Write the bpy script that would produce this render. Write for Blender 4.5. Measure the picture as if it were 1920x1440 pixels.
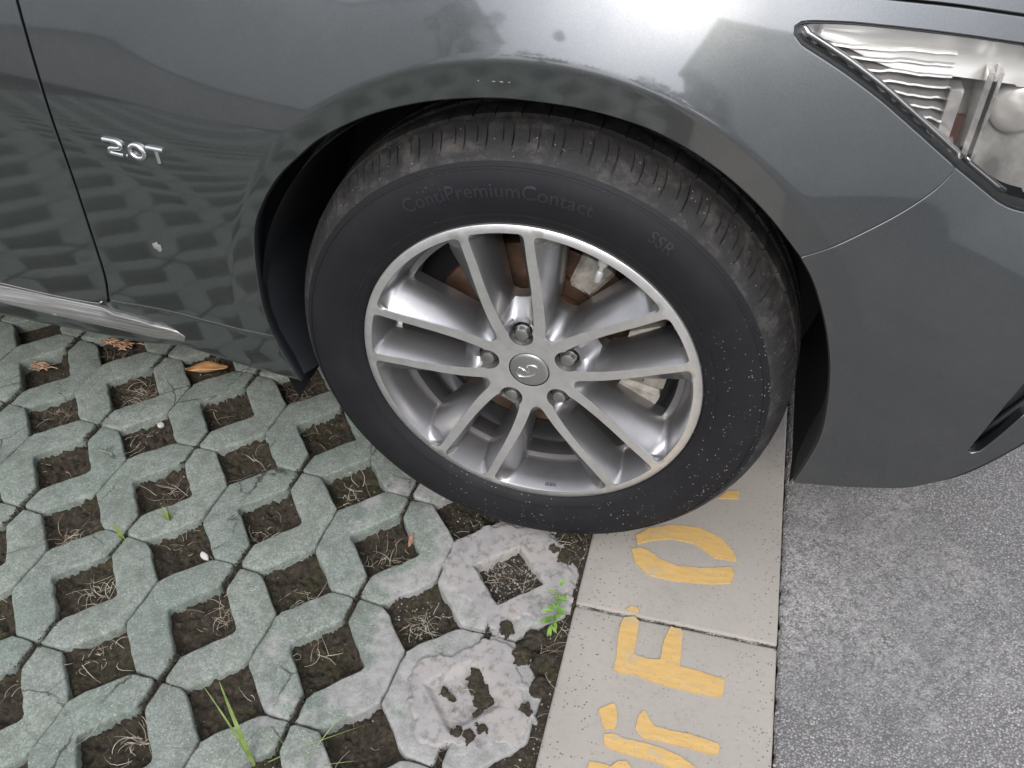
import bpy, bmesh, math, random
from mathutils import Vector, Matrix, noise
from mathutils.geometry import delaunay_2d_cdt
for o in list(bpy.data.objects): bpy.data.objects.remove(o)
SC = bpy.context.scene; COL = SC.collection; PI = math.pi
R = random.Random(7)
D = {'door_gap': [(-0.6024, 0.7672), (-0.6019, 0.7591), (-0.6014, 0.751), (-0.601, 0.7427), (-0.6007, 0.7344), (-0.6004, 0.726), (-0.6001, 0.7174), (-0.5999, 0.7086), (-0.5996, 0.6997), (-0.5994, 0.6916), (-0.5991, 0.6833), (-0.5989, 0.6748), (-0.5987, 0.6662), (-0.5985, 0.6575), (-0.5984, 0.6487), (-0.5983, 0.6398), (-0.5982, 0.6308), (-0.5981, 0.6218), (-0.5981, 0.6127), (-0.5981, 0.6035), (-0.5981, 0.5942), (-0.5982, 0.5848), (-0.5983, 0.5752), (-0.5985, 0.5655), (-0.5987, 0.5558), (-0.599, 0.546), (-0.5993, 0.5361), (-0.5998, 0.5247), (-0.6003, 0.5129), (-0.601, 0.5008), (-0.6016, 0.4887), (-0.6023, 0.4767), (-0.6029, 0.4651), (-0.6036, 0.454), (-0.6043, 0.4437), (-0.6051, 0.4288), (-0.6059, 0.4155), (-0.6068, 0.4034), (-0.6079, 0.3921), (-0.6094, 0.3814), (-0.6127, 0.3659), (-0.6166, 0.3529), (-0.6207, 0.3396)],
 'fend_bot': [(-0.6207, 0.3396), (-0.6064, 0.3401), (-0.5922, 0.3407), (-0.578, 0.3413), (-0.5639, 0.3418), (-0.5497, 0.3421), (-0.5356, 0.3422), (-0.523, 0.3418), (-0.51, 0.3412), (-0.4968, 0.3405), (-0.4838, 0.3397), (-0.4715, 0.3388), (-0.46, 0.338), (-0.4499, 0.3374), (-0.4356, 0.3366), (-0.4244, 0.3358), (-0.4144, 0.3352), (-0.4039, 0.3347), (-0.3928, 0.3339), (-0.3818, 0.3334), (-0.3708, 0.333), (-0.3598, 0.3325)],
 'arch_l': [(-0.3598, 0.3325), (-0.3617, 0.346), (-0.3636, 0.3593), (-0.3643, 0.3758), (-0.3639, 0.3884), (-0.3631, 0.4026), (-0.362, 0.4174), (-0.3606, 0.4319), (-0.359, 0.4453), (-0.3573, 0.4578), (-0.3554, 0.47), (-0.3532, 0.4816), (-0.3507, 0.4925), (-0.3478, 0.5026), (-0.3421, 0.5172), (-0.3355, 0.53), (-0.3277, 0.5428), (-0.321, 0.5529), (-0.3137, 0.563), (-0.306, 0.5728), (-0.2981, 0.582), (-0.29, 0.5904), (-0.2815, 0.5983), (-0.273, 0.6058), (-0.2648, 0.6129), (-0.2549, 0.6215), (-0.2452, 0.6296), (-0.2342, 0.6375), (-0.2244, 0.6436), (-0.2138, 0.6498), (-0.2029, 0.6557), (-0.1924, 0.6611), (-0.1825, 0.6658), (-0.1729, 0.67), (-0.1632, 0.6739), (-0.1531, 0.6777), (-0.1447, 0.6806), (-0.136, 0.6834), (-0.1271, 0.686), (-0.1184, 0.6885), (-0.1098, 0.6907), (-0.1013, 0.6927), (-0.093, 0.6944), (-0.0847, 0.696), (-0.0764, 0.6974), (-0.0682, 0.6987), (-0.0601, 0.6998), (-0.052, 0.7009), (-0.044, 0.7017), (-0.036, 0.7025), (-0.028, 0.703), (-0.0202, 0.7034), (-0.0125, 0.7036), (-0.0048, 0.7036), (0.0031, 0.7035), (0.0112, 0.7033), (0.0198, 0.7031), (0.0288, 0.7027), (0.0378, 0.7022), (0.0468, 0.7016), (0.0553, 0.7009), (0.0633, 0.7), (0.0709, 0.699), (0.0784, 0.6978), (0.0859, 0.6966), (0.0934, 0.6951), (0.1011, 0.6935), (0.1087, 0.6919), (0.1163, 0.69), (0.1239, 0.6879), (0.1316, 0.6855), (0.1394, 0.6827), (0.1473, 0.6796), (0.1552, 0.6763), (0.163, 0.6727), (0.1705, 0.6691), (0.1777, 0.6654), (0.1847, 0.6615), (0.1916, 0.6574), (0.1983, 0.6533), (0.2048, 0.6492), (0.2125, 0.6441), (0.2198, 0.639), (0.227, 0.6336), (0.2345, 0.6278), (0.2405, 0.6228), (0.2467, 0.6176), (0.2529, 0.6121), (0.2592, 0.6062), (0.2658, 0.5998), (0.2714, 0.594), (0.2772, 0.5877), (0.283, 0.5811), (0.289, 0.5743), (0.295, 0.5674), (0.3011, 0.5606)],
 'seam': [(0.3011, 0.5606), (0.3079, 0.5645), (0.3145, 0.5681), (0.3213, 0.5721), (0.3289, 0.5768), (0.3347, 0.58), (0.3411, 0.5834), (0.3477, 0.587), (0.3543, 0.5908), (0.3606, 0.5944), (0.3663, 0.5977), (0.3739, 0.6022), (0.3808, 0.6064), (0.3872, 0.6105), (0.3935, 0.6148), (0.3999, 0.6195), (0.4062, 0.6243), (0.412, 0.6291), (0.4171, 0.6338), (0.4223, 0.6396), (0.4264, 0.6453), (0.4305, 0.6509)],
 'hl_low': [(0.4305, 0.6509), (0.4231, 0.6565), (0.4156, 0.6621), (0.408, 0.6678), (0.4005, 0.6734), (0.3933, 0.6788), (0.3864, 0.6839), (0.3799, 0.6886), (0.3739, 0.693), (0.3655, 0.699), (0.3583, 0.7042), (0.3517, 0.7089), (0.3452, 0.7134), (0.338, 0.7181), (0.3316, 0.7222), (0.325, 0.7263), (0.3183, 0.7304), (0.3116, 0.7345), (0.3049, 0.7384), (0.2984, 0.7421), (0.2901, 0.7466), (0.2815, 0.7512), (0.2731, 0.7555), (0.2658, 0.7593), (0.2601, 0.7626), (0.2516, 0.7712), (0.2515, 0.7788), (0.257, 0.7825), (0.2632, 0.7831), (0.2703, 0.7832)],
 'hl_top': [(0.2703, 0.7832), (0.2769, 0.7829), (0.2832, 0.7827), (0.2896, 0.7824), (0.2965, 0.782), (0.3043, 0.7815), (0.3105, 0.7809), (0.3173, 0.7803), (0.3243, 0.7795), (0.3316, 0.7787), (0.339, 0.7779), (0.3464, 0.7771), (0.3536, 0.7762), (0.3606, 0.7753), (0.3675, 0.7745), (0.3743, 0.7736), (0.3813, 0.7727), (0.3884, 0.7717), (0.3958, 0.7706), (0.4037, 0.7695), (0.4102, 0.7685), (0.417, 0.7674), (0.424, 0.7663), (0.4312, 0.765), (0.4386, 0.7638), (0.446, 0.7625), (0.4535, 0.7611), (0.461, 0.7598), (0.4684, 0.7584)],
 'hood_seam': [(0.4628, 0.7776), (0.4556, 0.7789), (0.4483, 0.7801), (0.441, 0.7814), (0.4337, 0.7826), (0.4265, 0.7838), (0.4194, 0.785), (0.4124, 0.7861), (0.4056, 0.7871), (0.3989, 0.7881), (0.3908, 0.7892), (0.383, 0.7902), (0.3755, 0.7912), (0.368, 0.792), (0.3604, 0.7929), (0.3526, 0.7938), (0.3445, 0.7947), (0.3376, 0.7955), (0.3303, 0.7963), (0.3226, 0.7972), (0.3149, 0.798), (0.3072, 0.7988), (0.2998, 0.7996), (0.2928, 0.8004), (0.2864, 0.801), (0.2808, 0.8016), (0.2711, 0.8026), (0.2641, 0.8033), (0.2581, 0.8039), (0.2516, 0.8045)],
 'hl_low2': [(0.4305, 0.6509), (0.4391, 0.6448), (0.4477, 0.6387), (0.4564, 0.6326), (0.4654, 0.6262), (0.4744, 0.6199), (0.4826, 0.6146), (0.4924, 0.6097), (0.5008, 0.6065), (0.5151, 0.6028)],
 'arch_b': [(0.3011, 0.5606), (0.3061, 0.5533), (0.3112, 0.5462), (0.3163, 0.5386), (0.3214, 0.5298), (0.3256, 0.5215), (0.33, 0.5123), (0.3343, 0.5025), (0.3385, 0.4927), (0.3423, 0.4833), (0.3464, 0.4722), (0.3502, 0.4614), (0.3535, 0.4508), (0.3565, 0.4404), (0.36, 0.4277), (0.3628, 0.4155), (0.3653, 0.4022), (0.3673, 0.3905), (0.3692, 0.378), (0.3709, 0.3651), (0.3723, 0.3528), (0.3736, 0.3375), (0.3743, 0.3227), (0.3742, 0.3083), (0.373, 0.2944), (0.371, 0.281), (0.3686, 0.2671), (0.3657, 0.2524), (0.3624, 0.2372), (0.359, 0.2217)],
 'bump_bot': [(0.359, 0.2217), (0.3693, 0.2232), (0.3796, 0.2246), (0.3898, 0.226), (0.4001, 0.2269), (0.4103, 0.2276), (0.4203, 0.2285), (0.4299, 0.2296), (0.4395, 0.2307), (0.4491, 0.232), (0.4586, 0.2333), (0.4678, 0.2347), (0.4765, 0.2363), (0.4845, 0.2381), (0.4918, 0.2401), (0.5024, 0.2446), (0.5112, 0.2499), (0.5186, 0.2553), (0.5252, 0.2602), (0.5354, 0.2673), (0.5443, 0.2752), (0.5513, 0.282), (0.5587, 0.2899), (0.567, 0.2997), (0.5718, 0.3056), (0.5769, 0.3122), (0.5822, 0.3192), (0.5877, 0.3262), (0.5931, 0.333), (0.5984, 0.3395)],
 'grille': [(0.5399, 0.3136), (0.5423, 0.3241), (0.5448, 0.3342), (0.5473, 0.3441), (0.5499, 0.354), (0.5527, 0.3639), (0.5555, 0.3738), (0.5583, 0.3833), (0.561, 0.3921), (0.5646, 0.4025), (0.568, 0.4121), (0.5715, 0.4214)],
 'grille2': [(0.5861, 0.3765), (0.5822, 0.3686), (0.5783, 0.3605), (0.5744, 0.3523), (0.5706, 0.3443), (0.5652, 0.3332), (0.5599, 0.3223), (0.5553, 0.3141), (0.5469, 0.3102), (0.5399, 0.3136)],
 'rock_low': [(-0.3598, 0.3325), (-0.3557, 0.3171), (-0.3507, 0.2997), (-0.3471, 0.2888), (-0.3429, 0.2766), (-0.3385, 0.2639), (-0.3341, 0.2513)],
 'rock_bot': [(-0.3341, 0.2513), (-0.3452, 0.253), (-0.3563, 0.2547), (-0.3681, 0.2564), (-0.3807, 0.2582), (-0.394, 0.26), (-0.4095, 0.2616), (-0.4207, 0.2627), (-0.4331, 0.264), (-0.4459, 0.2655), (-0.4585, 0.267), (-0.4701, 0.2683), (-0.483, 0.27), (-0.4949, 0.2715), (-0.5063, 0.2731), (-0.518, 0.2747)],
 'trim_top': [(-0.5114, 0.2947), (-0.5225, 0.3021), (-0.5332, 0.3049), (-0.5474, 0.3078), (-0.5648, 0.3103), (-0.5768, 0.3116), (-0.5902, 0.3128), (-0.6046, 0.3139), (-0.6199, 0.3148), (-0.636, 0.3156), (-0.6478, 0.3161), (-0.6602, 0.3164), (-0.6729, 0.3167), (-0.6861, 0.317), (-0.6997, 0.3173), (-0.7137, 0.3176), (-0.728, 0.318), (-0.7409, 0.3185), (-0.7544, 0.3191), (-0.7681, 0.3197), (-0.7821, 0.3204), (-0.7962, 0.3211), (-0.8103, 0.322), (-0.8244, 0.3228), (-0.8383, 0.3237)],
 'trim_bot': [(-0.8505, 0.3016), (-0.8368, 0.3001), (-0.8229, 0.2986), (-0.8089, 0.2971), (-0.7949, 0.2958), (-0.781, 0.2945), (-0.7672, 0.2934), (-0.7538, 0.2924), (-0.7408, 0.2915), (-0.7265, 0.2908), (-0.7128, 0.2902), (-0.6995, 0.2898), (-0.6864, 0.2894), (-0.6734, 0.2892), (-0.6604, 0.2889), (-0.6473, 0.2885), (-0.6336, 0.2881), (-0.6193, 0.2877), (-0.605, 0.2873), (-0.591, 0.287), (-0.5777, 0.2866), (-0.5657, 0.2864), (-0.5553, 0.2862), (-0.5379, 0.286), (-0.5261, 0.2859), (-0.5143, 0.2859)],
 'door_bot': [(-0.6215, 0.3375), (-0.6483, 0.33), (-0.6599, 0.3293), (-0.6739, 0.3288), (-0.6895, 0.3286), (-0.706, 0.3288), (-0.7227, 0.3292), (-0.7354, 0.3298), (-0.7495, 0.3307), (-0.764, 0.3318), (-0.7784, 0.333), (-0.7918, 0.3343), (-0.8035, 0.3354), (-0.8126, 0.3362), (-0.8309, 0.3372)],
 'hl_rib': [[(0.3034, 0.7429), (0.3317, 0.7396), (0.3597, 0.7359), (0.386, 0.7317), (0.412, 0.7271)], [(0.3168, 0.7269), (0.3394, 0.7247), (0.363, 0.7221), (0.3898, 0.7186), (0.4179, 0.7145)], [(0.345, 0.7134), (0.3711, 0.7094), (0.3946, 0.7061), (0.4212, 0.7021)], [(0.3685, 0.6996), (0.397, 0.6971), (0.4212, 0.6926)], [(0.3927, 0.6844), (0.4085, 0.6827), (0.4245, 0.6804)]],
 'letters': {'O_up': [[(0.1623, 0.0395), (0.1787, 0.0575), (0.2138, 0.0739), (0.2546, 0.0786), (0.2882, 0.0677), (0.31, 0.0448), (0.3167, 0.0281), (0.2838, 0.0259), (0.2499, 0.0454), (0.2172, 0.0468), (0.1897, 0.0378), (0.167, 0.0247)]],
 'O_lo': [[(0.1599, 0.0125), (0.172, 0.0186), (0.1846, 0.0166), (0.2024, 0.0046), (0.2312, -0.0024), (0.2624, 0.0014), (0.3083, 0.0149), (0.3146, 0.0026), (0.3105, -0.015), (0.2804, -0.0235), (0.2268, -0.0311), (0.191, -0.0283), (0.1685, -0.011)]],
 'O_top': [[(0.2791, 0.1464), (0.2903, 0.1644), (0.3094, 0.1703), (0.3097, 0.1529)]],
 'F': [[(0.1706, -0.1954), (0.1684, -0.1932), (0.1683, -0.1711), (0.1661, -0.1474), (0.1659, -0.121), (0.1687, -0.1104), (0.1831, -0.105), (0.19, -0.1105), (0.1918, -0.1409), (0.1909, -0.1632), (0.1962, -0.1654), (0.2135, -0.1673), (0.2269, -0.1635), (0.2282, -0.1317), (0.2307, -0.1224), (0.235, -0.109), (0.2484, -0.1091), (0.2528, -0.1151), (0.2526, -0.1255), (0.2539, -0.1674), (0.2772, -0.1684), (0.3141, -0.1725), (0.3141, -0.1871), (0.3127, -0.1979), (0.3014, -0.2007), (0.2772, -0.2017), (0.2443, -0.2008), (0.2228, -0.199), (0.1957, -0.1938), (0.177, -0.1972)]],
 'F_top': [[(0.1694, -0.0957), (0.1758, -0.0876), (0.1846, -0.09), (0.188, -0.0974), (0.1711, -0.0971)]],
 'R1': [[(0.1596, -0.2566), (0.1628, -0.252), (0.1742, -0.2434), (0.1777, -0.2431), (0.1817, -0.2491), (0.1859, -0.2669), (0.1834, -0.2761), (0.1781, -0.2787), (0.1728, -0.2813), (0.1682, -0.2751)]],
 'R2': [[(0.2124, -0.2489), (0.216, -0.2417), (0.2213, -0.2466), (0.2244, -0.2521), (0.2324, -0.26), (0.2463, -0.2613), (0.2799, -0.2601), (0.3136, -0.2635), (0.3157, -0.2689), (0.3138, -0.2788), (0.3008, -0.2798), (0.2764, -0.2789), (0.2485, -0.2789), (0.2216, -0.2798), (0.2131, -0.2759), (0.2098, -0.2694), (0.2102, -0.2569)]],
 'R3': [[(0.1715, -0.2865), (0.1857, -0.2829), (0.1955, -0.2864), (0.2226, -0.2861), (0.2462, -0.2866), (0.2702, -0.2922), (0.2898, -0.3011), (0.3006, -0.3119), (0.2859, -0.3157), (0.2691, -0.3109), (0.2411, -0.3066), (0.2121, -0.3059), (0.1884, -0.3049), (0.1753, -0.3012)]],
 'R4': [[(0.1608, -0.326), (0.1729, -0.3246), (0.1866, -0.3263), (0.196, -0.3164), (0.2045, -0.3142), (0.2123, -0.3209), (0.2161, -0.3313), (0.2024, -0.3415), (0.1709, -0.3496), (0.1604, -0.341)]]},
 'mortar': [[(-0.1148, -0.0665), (-0.1103, -0.0555), (-0.1057, -0.0443), (-0.0997, -0.0334), (-0.0939, -0.0253), (-0.0874, -0.0172), (-0.08, -0.0095), (-0.0717, -0.0027), (-0.0621, 0.0034), (-0.0514, 0.0087), (-0.0403, 0.0132), (-0.0294, 0.0167), (-0.0187, 0.0195), (-0.0081, 0.0216), (0.0024, 0.0222), (0.0127, 0.0206), (0.0232, 0.0159), (0.0336, 0.0088), (0.0432, 0.0009), (0.0511, -0.0063), (0.061, -0.0181), (0.0681, -0.0311), (0.0736, -0.0426), (0.079, -0.0554), (0.0839, -0.067), (0.0913, -0.0802), (0.0956, -0.0928), (0.0951, -0.1034), (0.0923, -0.1144), (0.0864, -0.123), (0.079, -0.1265), (0.0695, -0.1281), (0.0591, -0.1295), (0.0494, -0.1323), (0.04, -0.1369), (0.0304, -0.1425), (0.0219, -0.1485), (0.0158, -0.1544), (0.0148, -0.168), (0.0141, -0.1771), (0.006, -0.175), (-0.0056, -0.1689), (-0.0172, -0.1627), (-0.0279, -0.158), (-0.0387, -0.1533), (-0.0494, -0.148), (-0.06, -0.1419), (-0.0705, -0.1351), (-0.0801, -0.1275), (-0.0885, -0.1187), (-0.0961, -0.109), (-0.1025, -0.0989), (-0.1093, -0.0831), (-0.1148, -0.0665)], [(-0.0978, -0.2729), (-0.0949, -0.2639), (-0.0922, -0.2545), (-0.0888, -0.2455), (-0.0833, -0.2378), (-0.0767, -0.2332), (-0.0684, -0.2296), (-0.0594, -0.2266), (-0.0506, -0.2233), (-0.0431, -0.2192), (-0.0359, -0.212), (-0.0299, -0.2035), (-0.024, -0.1953), (-0.0173, -0.1894), (-0.0064, -0.185), (0.0054, -0.1836), (0.0163, -0.1852), (0.0257, -0.1907), (0.0342, -0.1992), (0.0415, -0.2087), (0.0475, -0.219), (0.0524, -0.2302), (0.0574, -0.2416), (0.0618, -0.2502), (0.0665, -0.2589), (0.0706, -0.2677), (0.0734, -0.2767), (0.0748, -0.2863), (0.0752, -0.2965), (0.0744, -0.3061), (0.0722, -0.3142), (0.0663, -0.3226), (0.058, -0.3291), (0.0495, -0.3345), (0.0416, -0.3387), (0.0334, -0.3419), (0.0243, -0.3444), (0.0165, -0.346), (0.0081, -0.3473), (-0.0007, -0.3483), (-0.0093, -0.3495), (-0.018, -0.3514), (-0.0267, -0.3539), (-0.0353, -0.3554), (-0.0432, -0.3545), (-0.0506, -0.3504), (-0.0577, -0.3439), (-0.0643, -0.3362), (-0.0704, -0.3284), (-0.0761, -0.3203), (-0.0814, -0.3115), (-0.086, -0.3027), (-0.0899, -0.2949), (-0.0946, -0.2832), (-0.0978, -0.2729)]],
 'mortar_line': [],
 'leaf': [(-0.7311, 0.2383), (-0.7205, 0.2347), (-0.71, 0.2311), (-0.6999, 0.2298), (-0.6899, 0.2319), (-0.6803, 0.2362), (-0.6724, 0.2413), (-0.665, 0.2512), (-0.6602, 0.2603), (-0.6537, 0.2652), (-0.6506, 0.2507), (-0.6513, 0.2337), (-0.6573, 0.2265), (-0.6664, 0.2208), (-0.6756, 0.2167), (-0.6841, 0.2136), (-0.6928, 0.212), (-0.7018, 0.2135), (-0.7162, 0.2241), (-0.7311, 0.2383)],
 'husk1': (-1.0182, 0.1797),
 'husk2': (-0.9009, 0.2754),
 'chip1': (-0.4681, -0.1585),
 'chip2': (-0.1731, -0.0528),
 'weed': (0.073, -0.1327),
 'grassA': (-0.5594, -0.1074),
 'grassB': (-0.6121, -0.1591),
 'grassC': (-0.2494, -0.4294),
 'grassD': (-0.1917, -0.4194),
 'chip3': (-0.7038, 0.0943),
 'shell': (-1.087, 0.3033),
 'chip4': (-0.3314, 0.0743),
 'moss': [(-0.0104, -0.2442, 0.012), (-0.0004, -0.2603, 0.015), (0.0084, -0.2778, 0.013), (0.0058, -0.2938, 0.009), (-0.0425, -0.2805, 0.009), (-0.0344, -0.2824, 0.006), (-0.012, -0.3299, 0.009), (0.0066, -0.3324, 0.01), (0.0203, -0.3187, 0.008), (0.0119, -0.1688, 0.012), (0.0405, -0.2048, 0.014), (0.0523, -0.1761, 0.016), (0.0764, -0.2448, 0.014), (0.0666, -0.2784, 0.01), (0.0743, -0.2046, 0.016), (0.0655, -0.0266, 0.014), (0.0466, -0.0158, 0.008)],
 'badge': (-0.4997, 0.0036, 0.5751),
 'badge_l': (-0.5318, 0.0049, 0.5823),
 'badge_r': (-0.4491, 0.002, 0.5774),
 'splash': (-0.5034, 0.0012, 0.4511),
 'scr1': (-0.0461, -0.004, 0.7187),
 'scr2': (-0.0136, -0.004, 0.7199),
 'valve_a': (0.0882, 0.02, 0.5021),
 'valve_b': (0.0824, 0.02, 0.4778),
 'cal1': (0.1532, 0.08, 0.3429),
 'cal2': (0.1461, 0.08, 0.2557),
 'cal3': (0.0644, 0.09, 0.4488),
 'txt': (-0.0298, -0.01, 0.591),
 'txt_l': (-0.0929, -0.01, 0.5727),
 'txt_r': (0.0888, -0.01, 0.5965),
 'ssr_l': (0.141, -0.01, 0.5742),
 'ssr_r': (0.1734, -0.01, 0.5486),
 'weight': (-0.0061, 0.08, 0.1413),
 'bandA': (0.0215, 0.05, 0.1402),
 'ydisc': (-0.0377, 0.08, 0.4639),
 'ydiscl': (-0.1353, 0.08, 0.3986),
 'cam': {'f': 1644.79481, 'yaw': -0.27403, 'pitch': 0.72549, 'roll': 0.02349, 'loc': [0.21503, -0.83375, 1.07782]},
 'lat': {'x': -0.41848, 'y': -0.25932, 'th': 0.73694, 's': 0.14141},
 'kerb': (0.0969, 0.3802),
 'wheel': {'psi': -0.01932, 'phi': 99.76759, 'zc': 0.32555}}

# ------------------------------------------------------------------ camera
cd = bpy.data.cameras.new('camera'); cam = bpy.data.objects.new('camera', cd); COL.objects.link(cam)
yw, pt, rl = D['cam']['yaw'], D['cam']['pitch'], D['cam']['roll']
fw = Vector((math.sin(yw) * math.cos(pt), math.cos(yw) * math.cos(pt), -math.sin(pt)))
rt = Vector((math.cos(yw), -math.sin(yw), 0)); dn = fw.cross(rt)
r2 = rt * math.cos(rl) + dn * math.sin(rl); d2 = dn * math.cos(rl) - rt * math.sin(rl)
cam.matrix_world = Matrix(((r2.x, -d2.x, -fw.x, D['cam']['loc'][0]), (r2.y, -d2.y, -fw.y, D['cam']['loc'][1]), (r2.z, -d2.z, -fw.z, D['cam']['loc'][2]), (0, 0, 0, 1)))
cd.sensor_width = 36; cd.lens = D['cam']['f'] / 1920 * 36; cd.clip_start = 0.05; cd.clip_end = 2000
SC.camera = cam
# ------------------------------------------------------------------ sky and sun
SUN_EL, SUN_AZ = math.radians(40), math.radians(168)      # azimuth measured from +Y towards +X
W = bpy.data.worlds.new('World'); SC.world = W; W.use_nodes = True
nt = W.node_tree; bg = nt.nodes['Background']
sky = nt.nodes.new('ShaderNodeTexSky'); sky.sky_type = 'NISHITA'; sky.sun_disc = False
sky.sun_elevation = SUN_EL; sky.sun_rotation = SUN_AZ; sky.dust_density = 3.0; sky.air_density = 1.0
hs = nt.nodes.new('ShaderNodeHueSaturation'); hs.inputs['Saturation'].default_value = 0.42
tc = nt.nodes.new('ShaderNodeTexCoord'); cn = nt.nodes.new('ShaderNodeTexNoise'); cn.inputs['Scale'].default_value = 2.2; cn.inputs['Detail'].default_value = 6
cr_ = nt.nodes.new('ShaderNodeValToRGB'); cr_.color_ramp.elements[0].position = .36; cr_.color_ramp.elements[0].color = (.35, .35, .35, 1); cr_.color_ramp.elements[1].position = .60; cr_.color_ramp.elements[1].color = (1, 1, 1, 1)
mx = nt.nodes.new('ShaderNodeMixRGB'); mx.inputs[2].default_value = (10.5, 10.8, 11.8, 1)
nt.links.new(tc.outputs['Generated'], cn.inputs['Vector']); nt.links.new(cn.outputs['Fac'], cr_.inputs[0]); nt.links.new(cr_.outputs[0], mx.inputs[0])
nt.links.new(sky.outputs[0], hs.inputs['Color']); nt.links.new(hs.outputs[0], mx.inputs[1]); sdv = (math.sin(SUN_AZ) * math.cos(SUN_EL), math.cos(SUN_AZ) * math.cos(SUN_EL), math.sin(SUN_EL))
vd_ = nt.nodes.new('ShaderNodeVectorMath'); vd_.operation = 'DOT_PRODUCT'; vd_.inputs[1].default_value = sdv; nt.links.new(tc.outputs['Generated'], vd_.inputs[0])
m1 = nt.nodes.new('ShaderNodeMath'); m1.operation = 'MAXIMUM'; m1.inputs[1].default_value = 0; nt.links.new(vd_.outputs['Value'], m1.inputs[0])
m2 = nt.nodes.new('ShaderNodeMath'); m2.operation = 'POWER'; m2.inputs[1].default_value = 9; nt.links.new(m1.outputs[0], m2.inputs[0])
ad = nt.nodes.new('ShaderNodeMixRGB'); ad.blend_type = 'ADD'; ad.inputs[2].default_value = (22, 22.5, 25.5, 1); nt.links.new(m2.outputs[0], ad.inputs[0]); nt.links.new(mx.outputs[0], ad.inputs[1])   # bright veil of thin cloud round the hidden sun
nt.links.new(ad.outputs[0], bg.inputs[0]); bg.inputs[1].default_value = 0.15
sl = bpy.data.lights.new('sun', 'SUN'); sl.energy = 1.5; sl.angle = math.radians(14); sl.color = (1, .91, .79)
so = bpy.data.objects.new('sun', sl); COL.objects.link(so)
sd = Vector((math.sin(SUN_AZ) * math.cos(SUN_EL), math.cos(SUN_AZ) * math.cos(SUN_EL), math.sin(SUN_EL)))
so.rotation_euler = sd.to_track_quat('Z', 'Y').to_euler(); so.location = sd * 20
SC.view_settings.view_transform = 'Standard'; SC.view_settings.look = 'None'; SC.view_settings.gamma = 1
SC.view_settings.use_curve_mapping = False; SC.view_settings.exposure = -0.02

# ------------------------------------------------------------------ helpers
def empty(name, loc=(0, 0, 0), parent=None, **kw):
    o = bpy.data.objects.new(name, None); COL.objects.link(o); o.location = loc; o.parent = parent; o.empty_display_size = .05
    for k, v in kw.items(): o[k] = v
    return o
def mesh(name, verts, faces, mat, parent=None, smooth=False, mats=None, mi=None, normals=None, **kw):
    me = bpy.data.meshes.new(name); me.from_pydata([tuple(v) for v in verts], [], [tuple(f) for f in faces])
    for m in (mats or [mat]): me.materials.append(m)
    if mi: me.polygons.foreach_set('material_index', mi)
    if smooth is True: me.polygons.foreach_set('use_smooth', [True] * len(me.polygons))
    me.update()
    if isinstance(smooth, (int, float)) and smooth is not True and smooth is not False: me.shade_smooth(); me.set_sharp_from_angle(angle=math.radians(smooth))
    if normals:
        me.polygons.foreach_set('use_smooth', [True] * len(me.polygons)); me.normals_split_custom_set_from_vertices(normals)
    o = bpy.data.objects.new(name, me); COL.objects.link(o); o.parent = parent
    for k, v in kw.items(): o[k] = v
    return o
def thing(o, label, cat, group=None):
    o['label'] = label; o['category'] = cat
    if group: o['group'] = group
    return o
class MB:
    def __init__(s): s.v = []; s.f = []; s.m = []
    def add(s, v, f, m=0):
        n = len(s.v); s.v += [Vector(a) for a in v]; s.f += [tuple(i + n for i in q) for q in f]; s.m += [m] * len(f)
    def box(s, c, d, m=0, M=None):
        v = [Vector((c[0] + d[0] * a / 2, c[1] + d[1] * b / 2, c[2] + d[2] * e / 2)) for a in (-1, 1) for b in (-1, 1) for e in (-1, 1)]
        if M: v = [M @ p for p in v]
        s.add(v, [(0, 1, 3, 2), (4, 6, 7, 5), (0, 4, 5, 1), (2, 3, 7, 6), (0, 2, 6, 4), (1, 5, 7, 3)], m)
    def tube(s, pts, r, n=6, m=0, flat=1.0, cap=True, up=None):
        pts = [Vector(p) for p in pts]; rings = []; N = len(pts)
        for i, p in enumerate(pts):
            t = (pts[min(i + 1, N - 1)] - pts[max(i - 1, 0)]).normalized()
            u = (up or Vector((0, 0, 1))) if abs(t.dot(up or Vector((0, 0, 1)))) < .95 else Vector((0, 1, 0))
            a = t.cross(u).normalized(); b = a.cross(t)
            rr = r[i] if isinstance(r, (list, tuple)) else r
            rings.append([p + a * math.cos(2 * PI * j / n) * rr + b * math.sin(2 * PI * j / n) * rr * flat for j in range(n)])
        v = [q for ring in rings for q in ring]
        f = [(i * n + j, i * n + (j + 1) % n, (i + 1) * n + (j + 1) % n, (i + 1) * n + j) for i in range(N - 1) for j in range(n)]
        if cap: f += [tuple(range(n))[::-1], tuple((N - 1) * n + j for j in range(n))]
        s.add(v, f, m)
    def lathe_y(s, prof, n=64, m=0, c=(0, 0, 0), a0=0, a1=2 * PI):
        # profile of (r, y) turned about the Y axis
        full = abs(a1 - a0 - 2 * PI) < 1e-6; K = n if full else n + 1
        v = [(c[0] + r * math.cos(a0 + (a1 - a0) * j / n), c[1] + y, c[2] + r * math.sin(a0 + (a1 - a0) * j / n)) for r, y in prof for j in range(K)]
        f = [(i * K + j, i * K + (j + 1) % K, (i + 1) * K + (j + 1) % K, (i + 1) * K + j) for i in range(len(prof) - 1) for j in range(n)]
        s.add(v, f, m)
    def build(s, name, mat, parent=None, smooth=False, **kw):
        if isinstance(mat, list): return mesh(name, s.v, s.f, None, parent, smooth, mats=mat, mi=s.m, **kw)
        return mesh(name, s.v, s.f, mat, parent, smooth, **kw)
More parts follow.
